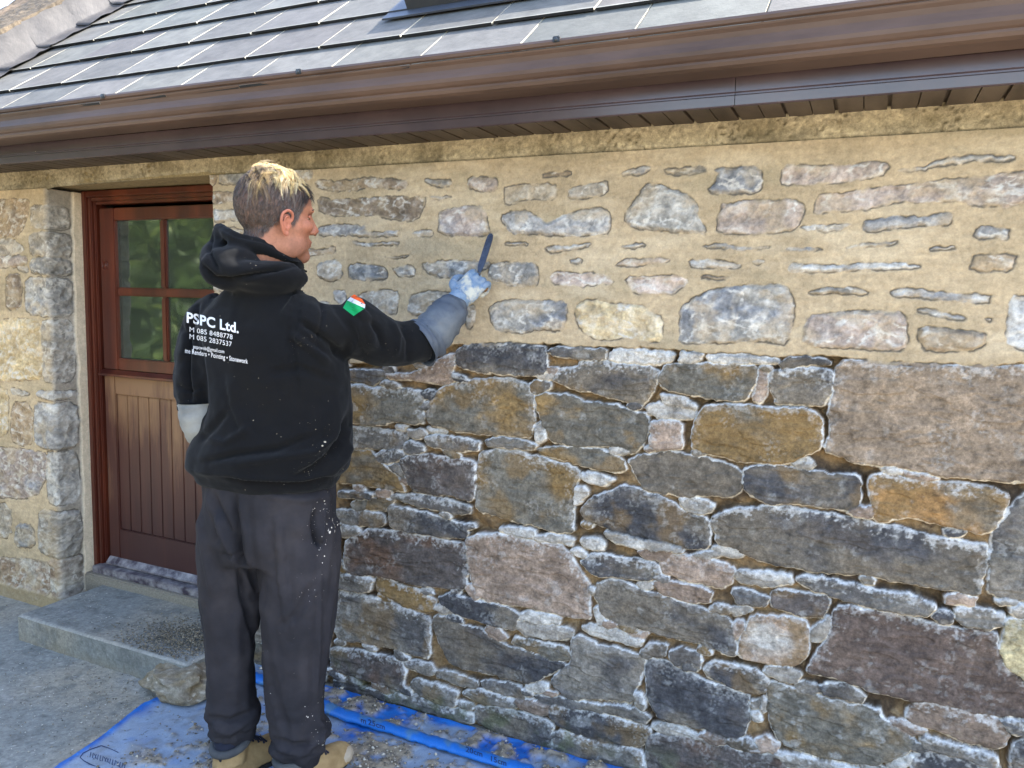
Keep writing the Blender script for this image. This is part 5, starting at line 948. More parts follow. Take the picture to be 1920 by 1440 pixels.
skin = skin * (1 - beard[:, None] * .38 * (1 - np.array([.5, .52, .6])))
hc_ = alb((84, 74, 71)) * (1 + .3 * n3(co, .006, 8))[:, None]; grey = alb((84, 78, 82))
hc_ = np.where((hz < .0)[:, None], hc_ * .8, hc_)
skin = skin * (1 - .82 * hl[:, None]) + hc_ * .82 * hl[:, None]
M_skin = mat_attr('skin', .6, .25, 420, .6, .001, .16, 160)
M_skin.node_tree.nodes['Principled BSDF'].inputs['Subsurface Weight'].default_value = .03
M_skin.node_tree.nodes['Principled BSDF'].inputs['Subsurface Radius'].default_value = (.01, .004, .002)
PO = Vector((MO.x, MO.y, 0))
person = mesh_obj('person', co - np.array(PO), fs, M_skin, None, True, np.clip(skin, .005, .9)); person.location = PO
tag(person, 'workman in black hoodie, dark joggers and rubber gloves, pointing the wall with a trowel', 'person')

# ears
for sy in (-1, 1):
    ear = MB(); e = ear
    def ep(x, y, z): return hp(.002 + x, sy * (.0705 + y), -.012 + z)
    rim = [(-.002, .004, -.030), (-.013, .010, -.018), (-.020, .016, .004), (-.017, .018, .022), (-.004, .017, .031), (.010, .010, .026), (.013, .004, .012), (.006, .005, .004)]
    e.tube(interp([ep(*p) for p in rim], 5), [.0042 * HS] * (5 * 7 + 1), 8)
    e.ell(ep(-.003, .007, .0), (.014, .0045, .026), (HX, (HY * sy + HX * -.35).normalized(), HZ), 14)
    e.ell(ep(-.001, .006, -.026), (.0075, .004, .0085), hax, 10)
    e.tube(interp([ep(-.004, .010, -.016), ep(-.011, .013, .000), ep(-.008, .015, .014), ep(.002, .012, .018)], 4), [.003] * 13, 6)
    e.ell(ep(.009, .004, -.006), (.004, .004, .007), hax, 8)
    co, nr, fs = fuse(ear, .0016, 2)
    q = co - np.array(HC); ex_ = q @ np.array(HX) / HS; ez_ = q @ np.array(HZ) / HS
    cav = np.exp(-(((ex_ - .004) / .006) ** 2 + ((ez_ + .014) / .008) ** 2))
    co = co - nr * (cav * .003)[:, None]
    ec = np.broadcast_to(alb((172, 110, 90)), co.shape) * (1 + .08 * n3(co, .01))[:, None]
    mesh_obj('ear', co, fs, M_skin, person, True, np.clip(ec, 0, .9))
M_eye = mat_noise('eye_white', (222, 214, 206), (214, 204, 196), 30, .2); M_iris = mat_noise('brown_iris', (50, 34, 24), (70, 48, 32), 60, .15)
for sy in (-1, 1):
    e = MB(); e.ell(hp(.0675, sy * .030, .013), (.0108,) * 3, hax, 14); eo = e.build('eye', M_eye, person, True)
    e = MB(); e.ell(hp(.0758, sy * .0305, .013), (.0052, .0058, .0058), hax, 10); e.build('iris', M_iris, eo, True)
    e = MB(); e.tube([hp(.0800, sy * .016, .0185), hp(.0815, sy * .029, .0185), hp(.0740, sy * .042, .016)], [.004, .0055, .004], 8); e.build('eyelid', mat_noise('eyelid', (176, 116, 94), (168, 106, 86), 20, .5), person, True)
# hair: strands
M_hair = mat_attr('hair', .45, .4, 300, .1, .0005, .15, 60)
hb_ = bvh_of(person)
hv = []; hf = []; hcl = []
def strand(pts_, w, c, c2=None):
    n = len(hv); m = len(pts_)
    for i, p in enumerate(pts_):
        t = (pts_[min(i + 1, m - 1)] - pts_[max(i - 1, 0)]).normalized(); s_ = t.cross((p - hp(0, 0, 0)).normalized())
        if s_.length < 1e-4: s_ = HY.copy()
        s_.normalize(); u = t.cross(s_); k = w * (1 - .75 * i / (m - 1)); cc_ = c if c2 is None else np.array(c) * (1 - i / (m - 1)) + np.array(c2) * i / (m - 1)
        for a in (0, 2.094, 4.189): hv.append(p + s_ * math.cos(a) * k + u * math.sin(a) * k); hcl.append(tuple(cc_))
    for i in range(m - 1):
        for k in range(3): hf.append((n + i * 3 + k, n + i * 3 + (k + 1) % 3, n + (i + 1) * 3 + (k + 1) % 3, n + (i + 1) * 3 + k))
def surf(x, y, z):
    """point of the scalp in direction (x,y,z) from the middle of the head"""
    c = hp(-.005, 0, .02); d = (HX * x + HY * y + HZ * z).normalized(); hit, nn, _, _ = hb_.ray_cast(c + d * .25, -d)
    return (hit, nn) if hit else (c + d * .09, d)
rh = random.Random(5)
hline = lambda x: np.interp(x, [-.12, -.06, -.02, .022, .040, .060, .075, .10], [-.070, -.060, -.012, -.018, .010, .055, .078, .082])
dk, md, gr_ = alb((58, 51, 50)), alb((98, 88, 82)), alb((128, 122, 122))
bl, bl2, pl_ = alb((232, 208, 150)), alb((164, 138, 98)), alb((236, 224, 186))
cnt = 0
while cnt < 8500:                       # clipped sides and back
    v = Vector((rh.gauss(0, 1), rh.gauss(0, 1), rh.gauss(0, 1))).normalized(); p, nn = surf(*v); l = p - HC; x, y, z = l.dot(HX) / HS, l.dot(HY) / HS, l.dot(HZ) / HS
    if z < hline(x) + rh.uniform(-.002, .006) or z < -.08: continue
    if ((x - .004) / .02) ** 2 + ((z + .012) / .03) ** 2 < 1 and abs(y) > .05: continue
    t = (HZ * -1 + HX * -.35 * (1 if x > -.05 else .2) + Vector((rh.gauss(0, .25), rh.gauss(0, .25), rh.gauss(0, .25)))); t = (t - nn * t.dot(nn)).normalized()
    L = rh.uniform(.008, .014) * (1 + 1.2 * ss(.03, .10, z)); c = rh.choice((dk, md, md, gr_)) * rh.uniform(.7, 1.1)
    if x > .045 and z > .055: c = dk * .5; L *= 1.5
    strand([p + nn * .0004, p + nn * .0022 + t * L * .5, p + nn * .0018 + t * L], .00045, c); cnt += 1
def path(x, y, z, tx_, ty, L, droop=1., lift=.012, wob=.07):
    p, nn = surf(x, y, z); d = (HX * tx_ + HY * ty); d = d - nn * d.dot(nn); d.normalize(); out = [p]; q_ = p.copy(); v_ = (nn * lift * 34 + d).normalized(); n_ = 9; c0 = hp(-.005, 0, .02)
    for i in range(n_):
        v_ = (v_ + HZ * (-.20 * droop) + (Vector((rh.gauss(0, wob), rh.gauss(0, wob), rh.gauss(0, wob))))).normalized(); q_ = q_ + v_ * L / n_
        cdir = q_ - c0; hit, hn, _, _ = hb_.ray_cast(c0 + cdir.normalized() * .3, -cdir.normalized())
        if hit is not None and (hit - c0).length + .003 > cdir.length: q_ = hit + cdir.normalized() * (.003 + .004 * rh.random()); v_ = (v_ - hn * min(0, v_.dot(hn))).normalized()
        out.append(q_.copy())
    return out
def long(x, y, z, tx_, ty, L, c, c2, w=.00085, droop=1., lift=.012):
    strand(path(x, y, z, tx_, ty, L, droop, lift), w, c, c2)
def lock(x, y, z, tx_, ty, L, c, c2, k=24, w=.0006, droop=1., lift=.012, spread=.009):
    """a lock: strands rooted round one point that draw together towards the tip"""
    g_ = path(x, y, z, tx_, ty, L, droop, lift, .12); m = len(g_)
    for _ in range(k):
        o_ = HX * rh.gauss(0, spread) + HY * rh.gauss(0, spread) + HZ * rh.gauss(0, spread * .4); o2 = Vector((rh.gauss(0, 1), rh.gauss(0, 1), rh.gauss(0, 1))) * .0016; e_ = max(3, int(m * rh.uniform(.65, 1.01)))
        strand([g_[i] + o_ * (1 - i / (m - 1)) ** 1.3 + o2 * (i / (m - 1)) for i in range(min(e_, m))], w, c * rh.uniform(.7, 1.1), c2 * rh.uniform(.75, 1.05))
for i in range(125):                    # bleached quiff in locks, sunlit patch painted paler, tousled over the crown and down the near side
    x0_ = rh.gauss(.02, .24); y0_ = rh.gauss(-.16, .24)
    if x0_ > .36: continue
    hot = x0_ > -.2
    lock(x0_, y0_, 1, rh.gauss(-.15, .6), rh.gauss(-.6, .55), rh.uniform(.045, .088), rh.choice((bl, pl_, pl_)) if hot else rh.choice((bl, md, gr_)), rh.choice((bl, pl_, bl2)) if hot else rh.choice((bl2, md)), 26, .0006, rh.uniform(.7, 1.5), rh.choice((.006, .012, .018, .024)))
for i in range(34):                     # thin locks down the back and the near side
    lock(rh.uniform(-.95, .45), rh.uniform(-.8, -.1), .9, rh.gauss(-.5, .4), rh.gauss(-.7, .3), rh.uniform(.07, .115), rh.choice((bl2, bl, md)), rh.choice((bl2, md, gr_)), 9, .0005, 1.6, .004, .005)
hair = mesh_obj('hair', hv, np.array(hf), M_hair, person, True, np.clip(np.array(hcl), 0, .9))
M_brow = mat_noise('brow_hair', (58, 44, 36), (70, 54, 44), 30, .7)
for sy in (-1, 1):
    e = MB()
    for i in range(26):
        x = rh.uniform(0, 1); p = hp(.090 - .010 * x * x, sy * (.014 + .032 * x), .033 + .005 * math.sin(x * 3)); e.tube([p, p + HX * .003 + HY * sy * .006 + HZ * .001], [.0009, .0003], 4)
    e.build('eyebrow', M_brow, person)

# ---- hoodie
hd = MB()
Z0 = -R(26)
loft(hd, [(.040, 0, .957, .198, .138, Z0), (.040, 0, .970, .208, .150, Z0), (.040, 0, .988, .212, .156, Z0), (.041, 0, 1.010, .232, .176, Z0), (.046, 0, 1.055, .236, .178, Z0), (.060, 0, 1.11, .224, .168, Z0), (.064, 0, 1.19, .218, .158, Z0),
          (.056, 0, 1.28, .220, .150, Z0), (.046, -.003, 1.36, .218, .142, Z0), (.038, -.003, 1.42, .205, .132, Z0), (.030, 0, 1.465, .178, .115, Z0), (.022, 0, 1.50, .135, .095, Z0), (.016, 0, 1.53, .095, .08, Z0)], 40, 2.35)
def ppm(*l): return [pm(*p) for p in l]
hd.tube(interp([mw(.10, -.06, 1.43), mw(.165, -.085, 1.41)] + ppm((655, 614, -.075), (705, 634, -.045), (745, 646, -.01), (792, 641, .02)) , 6), [.095] * 6 + [.095 - .0055 * i for i in range(1, 7)] + [.088, .087, .086, .085, .084, .083] + [.082, .081, .080, .078, .077, .076] + [.074, .072, .070, .068, .066, .066] + [.066], 22)
hd.tube(interp([mw(-.07, .06, 1.44), mw(-.125, .09, 1.40), mw(-.150, .08, 1.30), mw(-.150, .060, 1.20), mw(-.149, .055, 1.17)], 6), [.085] * 6 + [.082] * 6 + [.074] * 6 + [.066] * 6 + [.061], 20)
# hood bunched round the neck
hr_ = interp([mw(-.085, .01, 1.645), mw(-.100, -.050, 1.598), mw(-.055, -.105, 1.575), mw(.025, -.122, 1.566), mw(.095, -.095, 1.562), mw(.130, -.03, 1.565), mw(.120, .06, 1.545), mw(.05, .12, 1.53), mw(-.04, .10, 1.56), mw(-.085, .01, 1.640)], 5)
hd.tube(hr_, [.034 + .010 * math.sin(i * .14 + .9) ** 2 for i in range(len(hr_))], 14, cap=False)
hd.ell(mw(-.060, -.080, 1.580), (.082, .048, .066), (ER, ED, EZ), 18); hd.ell(mw(.03, -.092, 1.555), (.11, .042, .045), (ER, ED, EZ), 18)
hd.tube([mw(-.092, -.005, 1.705), mw(-.096, -.012, 1.66), mw(-.100, -.03, 1.60)], [.013, .022, .045], 12)
hd.tube(interp([mw(-.092, -.005, 1.70), mw(-.055, -.062, 1.665), mw(.01, -.072, 1.645), mw(.075, -.055, 1.625), mw(.118, -.01, 1.60), mw(.130, .05, 1.575)], 4), [.012, .013, .015, .017, .018, .018, .018, .018, .018, .018, .018, .018, .018, .018, .018, .018, .018, .018, .018, .018, .018], 10)
co, nr, fs = fuse(hd, .0062, 4, .5)
co = co + nr * (.010 * aniso(co, .16, .22, 1, 2) + .003 * n3(co, .05, 5, 2))[:, None]
L = [([(655, 775), (648, 815), (625, 850), (590, 880), (548, 898)], 11, -.020), ([(660, 830), (645, 862), (615, 892)], 8, .012), ([(430, 872), (520, 858), (590, 848), (635, 815)], 9, .010), ([(372, 868), (440, 852), (520, 842), (600, 812)], 9, -.010),
     ([(362, 612), (372, 660), (380, 720), (382, 790)], 8, -.010), ([(372, 560), (352, 620), (350, 700), (358, 760)], 7, -.016), ([(560, 600), (592, 622), (625, 650), (648, 676)], 10, -.016), ([(540, 622), (580, 650), (622, 684)], 11, .011),
     ([(598, 548), (606, 585), (602, 620), (592, 650)], 5, -.007), ([(500, 700), (560, 690), (640, 720)], 16, -.007), ([(390, 890), (460, 905), (560, 908), (638, 892)], 5, -.009), ([(365, 885), (440, 898), (560, 902), (640, 885)], 6, .006),
     ([(430, 700), (440, 760), (470, 830)], 18, .006), ([(560, 540), (545, 640), (555, 760)], 26, -.006), ([(372, 492), (400, 524), (432, 528), (500, 508), (560, 494)], 7, -.015), ([(398, 440), (392, 470), (410, 512)], 5, -.008), ([(405, 420), (440, 440), (500, 452), (556, 484)], 5, -.004),
     ([(690, 598), (712, 625), (720, 660)], 8, -.010), ([(735, 600), (748, 630), (745, 668)], 7, .007), ([(752, 600), (768, 640), (765, 680)], 7, -.008), ([(660, 560), (690, 600), (700, 660)], 14, .008), ([(620, 560), (660, 620), (690, 680)], 10, -.007),
     ([(335, 600), (350, 640), (338, 690)], 6, -.006), ([(330, 720), (352, 735), (370, 728)], 5, -.007), ([(332, 745), (350, 756), (372, 750)], 4, .005), ([(372, 830), (400, 800), (425, 770)], 10, -.008), ([(385, 820), (420, 830), (470, 800)], 9, .006)]
L = [(p_, w_ * .72, a_ * 1.35) for p_, w_, a_ in L]
co = crease(co, nr, L)
M_hood = mat_noise('black_fleece', (11, 12, 15), (18, 18, 19), 6, .95, .15, .5, 700, .0012, c3=(14, 15, 18))
def hm_mask(n, tc):
    sx = N(n, 'ShaderNodeSeparateXYZ'); n.links.new(tc.outputs['Object'], sx.inputs[0])
    nz = N(n, 'ShaderNodeTexNoise', Scale=7., Detail=3); n.links.new(tc.outputs['Object'], nz.inputs['Vector'])
    mr = N(n, 'ShaderNodeMapRange'); mr.inputs[1].default_value = .46; mr.inputs[2].default_value = .72; mr.inputs[3].default_value = .25; mr.inputs[4].default_value = 1.6; n.links.new(nz.outputs[0], mr.inputs[0]); return mr.outputs[0]
specks(M_hood, (176, 166, 148), 95, 1.0, hm_mask); specks(M_hood, (226, 224, 220), 42, .26)
specks(M_hood, (170, 160, 142), 210, 1.0, patch_mask([pm(*q) for q in ((595, 800, -.16), (575, 870, -.16), (640, 880, -.10), (720, 655, -.10), (690, 640, -.10), (610, 830, -.15), (560, 640, -.17))], .085)); specks(M_hood, (200, 190, 172), 130, .9, patch_mask([pm(*q) for q in ((585, 790, -.16), (570, 860, -.16), (745, 650, -.08), (655, 885, -.08))], .06))
M_hood.node_tree.nodes['Principled BSDF'].inputs['Sheen Weight'].default_value = .05
hood = mesh_obj('hoodie', co - np.array(PO) * 0, fs, M_hood, person, True)
hbv = bvh_of(hood)
# printing on the back
def line_txt(s, x0_, y0_, x1_, y1_, hgt, bold, name='printed_lettering'):
    v, f = text_mesh(s, bold); xm, xM = v[:, 0].min(), v[:, 0].max()
    u = ((v[:, 0] - xm) / (xM - xm)); w = v[:, 1] / .72
    return [(x0_ + (x1_ - x0_) * (a * 1.06 - .06 * a * a), y0_ + (y1_ - y0_) * a - b * hgt + b * hgt * .02 * a, ) for a, b in zip(u, w)], f
tv = []; tf = []
for s, xa, ya, xb, yb, hg, bo in (('PSPC Ltd.', 350, 604, 447.5, 624.5, 19.5, .028), ('M 085 8488778', 355.5, 622, 436, 636.5, 9.6, .0), ('M 085 2837537', 355.5, 635, 434.5, 650, 9.6, .0),
                                  ('pspcweb@gmail.com', 362.5, 653, 420.5, 662.5, 7., .008), ('me Renders • Pointing • Stonework', 347, 661.5, 464.5, 682, 9.2, .010)):
    v, f = line_txt(s, xa, ya, xb, yb, hg, bo); n = len(tv); tv += v; tf += [tuple(i + n for i in q) for q in f]
decal('printed_lettering', tv, tf, hbv, lambda x, y: (x, y), M_prt, hood, .0022)
flag = []
def quad(P, c, name):
    mb = MB(); k = 6; vv = []; 
    for i in range(k + 1):
        for j in range(k + 1):
            a, b = i / k, j / k; x = (P[0][0] * (1 - a) + P[3][0] * a) * (1 - b) + (P[1][0] * (1 - a) + P[2][0] * a) * b; y = (P[0][1] * (1 - a) + P[3][1] * a) * (1 - b) + (P[1][1] * (1 - a) + P[2][1] * a) * b; vv.append((x, y))
    ff = [(i * (k + 1) + j, (i + 1) * (k + 1) + j, (i + 1) * (k + 1) + j + 1, i * (k + 1) + j + 1) for i in range(k) for j in range(k)]
    return vv, ff
M_flag = mat_attr('flag_cloth', .8, .2, 900, .4, .0008, .05, 300)
vv = []; ff = []; cc_ = []
for P, c in ((((643, 577), (651, 563), (684, 578), (663, 592.5)), (20, 158, 92)), (((651, 563), (657, 557), (685, 571), (684, 578)), (226, 228, 236)), (((657, 557), (664, 552), (679, 561), (685, 571)), (236, 98, 40))):
    a, b = quad(P, c, ''); n = len(vv); vv += a; ff += [tuple(i + n for i in q) for q in b]; cc_ += [alb(c)] * len(a)
fo_ = decal('flag_patch', vv, ff, hbv, lambda x, y: (x, y), M_flag, hood, .0025)
ca_ = fo_.data.color_attributes.new('Col', 'FLOAT_COLOR', 'POINT'); arr = np.ones((len(vv), 4), np.float32); arr[:, :3] = np.array(cc_); ca_.data.foreach_set('color', arr.ravel())

# ---- joggers
tr_ = MB()
loft(tr_, [(.035, 0, 1.0, .180, .122, Z0), (.035, 0, .95, .195, .132, Z0), (.036, 0, .86, .198, .140, Z0), (.036, .0, .79, .196, .138, Z0), (.035, .0, .73, .185, .120, Z0)], 36)
tr_.tube(interp([mw(-.060, .035, .84), mw(-.070, .045, .70), mw(-.078, .05, .52), mw(-.080, .055, .36), mw(-.080, .060, .27), mw(-.078, .062, .215), mw(-.072, .064, .165), mw(-.068, .066, .125)], 4),
         [.105, .105, .104, .103, .101, .098, .093, .089, .085, .081, .078, .075, .073, .072, .071, .070, .070, .070, .070, .069, .067, .064, .062, .059, .056, .054, .052, .050, .049], 22)
tr_.tube(interp([mw(.120, -.035, .84), mw(.122, -.045, .70), mw(.116, -.055, .52), mw(.112, -.058, .36), mw(.112, -.055, .27), mw(.114, -.052, .20), mw(.116, -.050, .14), mw(.117, -.048, .095)], 4),
         [.120, .120, .119, .118, .116, .114, .111, .108, .104, .100, .097, .094, .091, .088, .086, .084, .083, .082, .082, .081, .080, .077, .077, .072, .067, .063, .059, .056, .054], 24)
for i, (z, rr_) in enumerate(((.225, .080), (.195, .074), (.168, .066), (.14, .058))):
    o_ = .006 * math.sin(i * 2.3); c = mw(-.075 + o_, .063, z); tr_.tube([c + (ER * math.cos(a) + ED * math.sin(a)) * (rr_ - .016) + EZ * .012 * math.sin(a * 1 + i) for a in [k * math.pi / 8 for k in range(17)]], .016, 8, cap=False)
for i, (z, rr_) in enumerate(((.195, .092), (.165, .086), (.135, .074), (.108, .062))):
    o_ = .007 * math.sin(i * 2.9 + 1); c = mw(.117 + o_, -.049, z); tr_.tube([c + (ER * math.cos(a) + ED * math.sin(a)) * (rr_ - .017) + EZ * .014 * math.sin(a + i * 1.7) for a in [k * math.pi / 8 for k in range(17)]], .017, 8, cap=False)
co, nr, fs = fuse(tr_, .007, 4, .5)
co = co + nr * (.011 * aniso(co, .06, .30, 2, 2) + .004 * n3(co, .05, 9, 2) + .006 * np.clip(1 - (co[:, 2] - .12) / .25, 0, 1) * aniso(co, .12, .030, 7, 2))[:, None]
L = [([(388, 925), (410, 985), (440, 1050), (478, 1120)], 7, .010), ([(398, 925), (425, 985), (455, 1045), (488, 1100)], 6, -.009), ([(372, 960), (385, 1040), (400, 1120)], 7, .007), ([(438, 915), (444, 980), (448, 1060), (456, 1120), (478, 1190), (487, 1240)], 7, -.014),
     ([(450, 930), (462, 1000), (470, 1080)], 9, .008), ([(416, 1040), (440, 1042), (462, 1070)], 5, -.010), ([(402, 920), (404, 980), (410, 1020)], 5, -.007), ([(592, 955), (588, 985), (592, 1012), (602, 1028)], 5, -.020), ([(606, 950), (604, 985), (600, 1022)], 4, .010), ([(600, 1050), (598, 1200), (590, 1330)], 5, .005),
     ([(640, 908), (560, 925), (470, 915)], 6, -.006), ([(630, 930), (570, 938), (500, 930)], 7, .005), ([(520, 960), (530, 1080), (545, 1200)], 30, .006), ([(505, 1240), (520, 1320), (540, 1380)], 14, -.006), ([(590, 1090), (560, 1150), (520, 1180)], 12, -.006),
     ([(392, 1345), (430, 1352), (470, 1335)], 5, -.010), ([(395, 1365), (430, 1375), (465, 1352)], 5, .006), ([(398, 1385), (430, 1390), (460, 1372)], 4, -.008), ([(512, 1385), (550, 1398), (595, 1392)], 5, -.010), ([(515, 1402), (560, 1414), (598, 1404)], 5, .006), ([(598, 1350), (606, 1375), (598, 1398)], 6, .010)]
L = [(p_, w_ * .8, a_ * 1.7) for p_, w_, a_ in L]
co = crease(co, nr, L)
M_jog = mat_noise('faded_black_jersey', (42, 42, 47), (60, 58, 62), 6, .95, .12, .45, 600, .0012, c3=(50, 49, 54))
def jg(n, tc):
    sx = N(n, 'ShaderNodeSeparateXYZ'); n.links.new(tc.outputs['Object'], sx.inputs[0])
    d = N(n, 'ShaderNodeVectorMath', operation='DOT_PRODUCT'); d.inputs[1].default_value = ER[:]; n.links.new(tc.outputs['Object'], d.inputs[0])
    k0 = float(Vector((MO.x, MO.y, 0)).dot(ER))
    mr = N(n, 'ShaderNodeMapRange'); mr.inputs[1].default_value = k0 + .06; mr.inputs[2].default_value = k0 + .19; mr.inputs[3].default_value = .06; mr.inputs[4].default_value = 1.15; n.links.new(d.outputs[1], mr.inputs[0])
    nz = N(n, 'ShaderNodeTexNoise', Scale=8., Detail=3); n.links.new(tc.outputs['Object'], nz.inputs['Vector'])
    m2 = N(n, 'ShaderNodeMapRange'); m2.inputs[1].default_value = .5; m2.inputs[2].default_value = .66; m2.inputs[3].default_value = .12; m2.inputs[4].default_value = 1.9; n.links.new(nz.outputs[0], m2.inputs[0])
    mu = N(n, 'ShaderNodeMath', operation='MULTIPLY'); n.links.new(mr.outputs[0], mu.inputs[0]); n.links.new(m2.outputs[0], mu.inputs[1]); return mu.outputs[0]
specks(M_jog, (222, 218, 210), 120, 1.2, jg); specks(M_jog, (220, 216, 208), 42, .24)
specks(M_jog, (232, 228, 222), 150, 1.5, patch_mask([pm(*q) for q in ((575, 1082, -.15), (570, 1105, -.15), (597, 960, -.13), (592, 985, -.13), (586, 1000, -.13), (700, 1000, 0), (575, 1345, -.1), (568, 1365, -.1))], .05, 0., 2.2))
jog = mesh_obj('joggers', co, fs, M_jog, person, True)

# ---- gloves
M_glo = mat_noise('grey_rubber_glove', (84, 92, 104), (104, 111, 120), 7, .6, .35, .5, 32, .006, c3=(80, 88, 102)); specks(M_glo, (206, 210, 214), 60, .5); specks(M_glo, (150, 158, 166), 16, 1.1, None, .25)
M_lime = mat_noise('lime_caked_glove', (140, 158, 182), (196, 196, 188), 16, .75, .3, .6, 160, .002, c3=(112, 138, 170), pos=(.38, .6)); 
M_pal = mat_noise('pale_dusty_glove', (104, 110, 116), (142, 146, 147), 9, .7, .3, .4, 150, .0015); specks(M_pal, (232, 222, 196), 40, .5)
def hand(mb, C0, A, Nn, H, grip=True):
    """palm centre, direction to the knuckles, back-of-hand normal, direction towards the thumb side"""
    mb.ell(C0, (.052, .044, .021), (A, H, Nn), 16)
    lens = (.038, .043, .040, .032)
    for i in range(4):
        k = C0 + A * .040 + H * (.031 - .021 * i) ; l = lens[i]; rr_ = .0118 - .0006 * i
        if grip: p = [k - A * .018, k + A * (.010 - .003 * abs(i - 1)), k + A * .024 - Nn * .014, k + A * .020 - Nn * .038, k + A * .002 - Nn * .050, k - A * .012 - Nn * .040]
        else: p = [k - A * .018, k + A * .010, k + A * (.010 + l * .7) - Nn * .012, k + A * (.008 + l * 1.15) - Nn * .034, k + A * (.0 + l * 1.1) - Nn * .052]
        q_ = interp(p, 3); mb.tube(q_, [rr_] * len(q_), 10); mb.ell(q_[-1], (rr_,) * 3, seg=8)
    t0 = C0 - A * .022 + H * .030
    p = [t0, t0 + H * .022 + A * .012 - Nn * .006, t0 + H * .030 + A * .036 - Nn * .020, t0 + H * .020 + A * .054 - Nn * .034]
    q_ = interp(p, 3); mb.tube(q_, [.0155, .015, .0148, .0145, .014, .0138, .0135, .013, .0125, .012][:len(q_)], 10); mb.ell(q_[-1], (.012,) * 3, seg=8)
Aa = (HANDR - WR).normalized(); tool_tip = Vector(on_y(921, 438, -.030)); tool_base = Vector(on_y(899, 508, -.085)); Hh = (tool_tip - tool_base).normalized()
Hh = (Hh - Aa * Hh.dot(Aa) * .7).normalized(); Nb = Aa.cross(Hh).normalized()
if Nb.dot(ED) > 0: Nb = -Nb
Nb = (Nb - Aa * Nb.dot(Aa)).normalized(); H2 = Aa.cross(Nb); H2 = H2 if H2.z > 0 else -H2
g = MB(); hand(g, HANDR, Aa, Nb, H2); g.tube([WR - Aa * .01, HANDR - Aa * .02], [.036, .036], 14)
co, nr, fs = fuse(g, .0028, 2); co = co + nr * (.0014 * n3(co, .012, 4))[:, None]
# gauntlet: a wide soft tube with an open, rolled mouth over the sleeve
def gauntlet(path, rad, n=30, thick=.0022, seed=1, wr=.0065):
    P_ = interp(path, 7); R_ = list(np.interp(np.linspace(0, 1, len(P_)), np.linspace(0, 1, len(rad)), rad)); vs = []; fs_ = []; prev = None; rows = []
    for i, p in enumerate(P_):
        t = (P_[min(i + 1, len(P_) - 1)] - P_[max(i - 1, 0)]).normalized(); x = (Vector((0, 0, 1)) - t * t.z).normalized() if prev is None else (prev - t * prev.dot(t)).normalized(); prev = x; rows.append((p, t, x, t.cross(x), R_[i]))
    def ring(p, x, y, r_, k): 
        out = []
        for j in range(n):
            a = 2 * math.pi * j / n; w_ = wr * mnoise.fractal(Vector((math.cos(a) * 1.3 + seed, math.sin(a) * 1.3, k * .35)), 1, 2, 3) + wr * .55 * math.sin(k * 1.9 + math.sin(a * 2 + seed) * 2.2)
            out.append(p + (x * math.cos(a) + y * math.sin(a)) * (r_ + w_))
        return out
    m = len(rows); inner = [ring(rows[i][0], rows[i][2], rows[i][3], rows[i][4] - thick * 1.2, i) for i in range(4, -1, -1)]
    p, t, x, y, r_ = rows[0]; lip = ring(p - t * .002, x, y, r_ + .0022, 0)
    outer = [ring(*(rows[i][0], rows[i][2], rows[i][3], rows[i][4], i)) for i in range(m)]
    allr = inner + [lip] + outer
    for q_ in allr: vs += q_
    for i in range(len(allr) - 1):
        for j in range(n): fs_.append((i * n + j, i * n + (j + 1) % n, (i + 1) * n + (j + 1) % n, (i + 1) * n + j))
    fs_.append(tuple((len(allr) - 1) * n + j for j in range(n)))
    return vs, fs_
gl1 = mesh_obj('glove', co, fs, M_lime, person, True, label='lime caked hand of the right rubber glove gripping the pointing trowel')
v, f = gauntlet([pm(783, 645, .020), pm(804, 630, .035), Vector(on_y(836, 596, -.185)), WR + (HANDR - WR) * .15], [.076, .072, .067, .062, .054, .044], 34, seed=3)
gl1b = mesh_obj('gauntlet_cuff', v, f, M_glo, gl1, True)
g = MB(); AL = (HANDL - WRL).normalized(); NL = (ER * -.9 + EZ * .2); NL = (NL - AL * NL.dot(AL)).normalized(); HLt = AL.cross(NL); HLt = HLt if HLt.z > 0 else -HLt
hand(g, HANDL, AL, NL, HLt, False); g.tube([WRL, HANDL - AL * .02], [.036, .034], 12)
co, nr, fs = fuse(g, .0045, 2)
gl2 = mesh_obj('glove', co, fs, M_pal, person, True, label='pale dusty left rubber glove')
v, f = gauntlet([mw(-.150, .050, 1.195), mw(-.146, .052, 1.14), mw(-.132, .070, 1.098), mw(-.110, .140, 1.075), mw(-.085, .21, 1.072)], [.064, .063, .058, .054, .044, .038], 30, seed=6, wr=.003)
mesh_obj('gauntlet_cuff', v, f, M_pal, gl2, True)

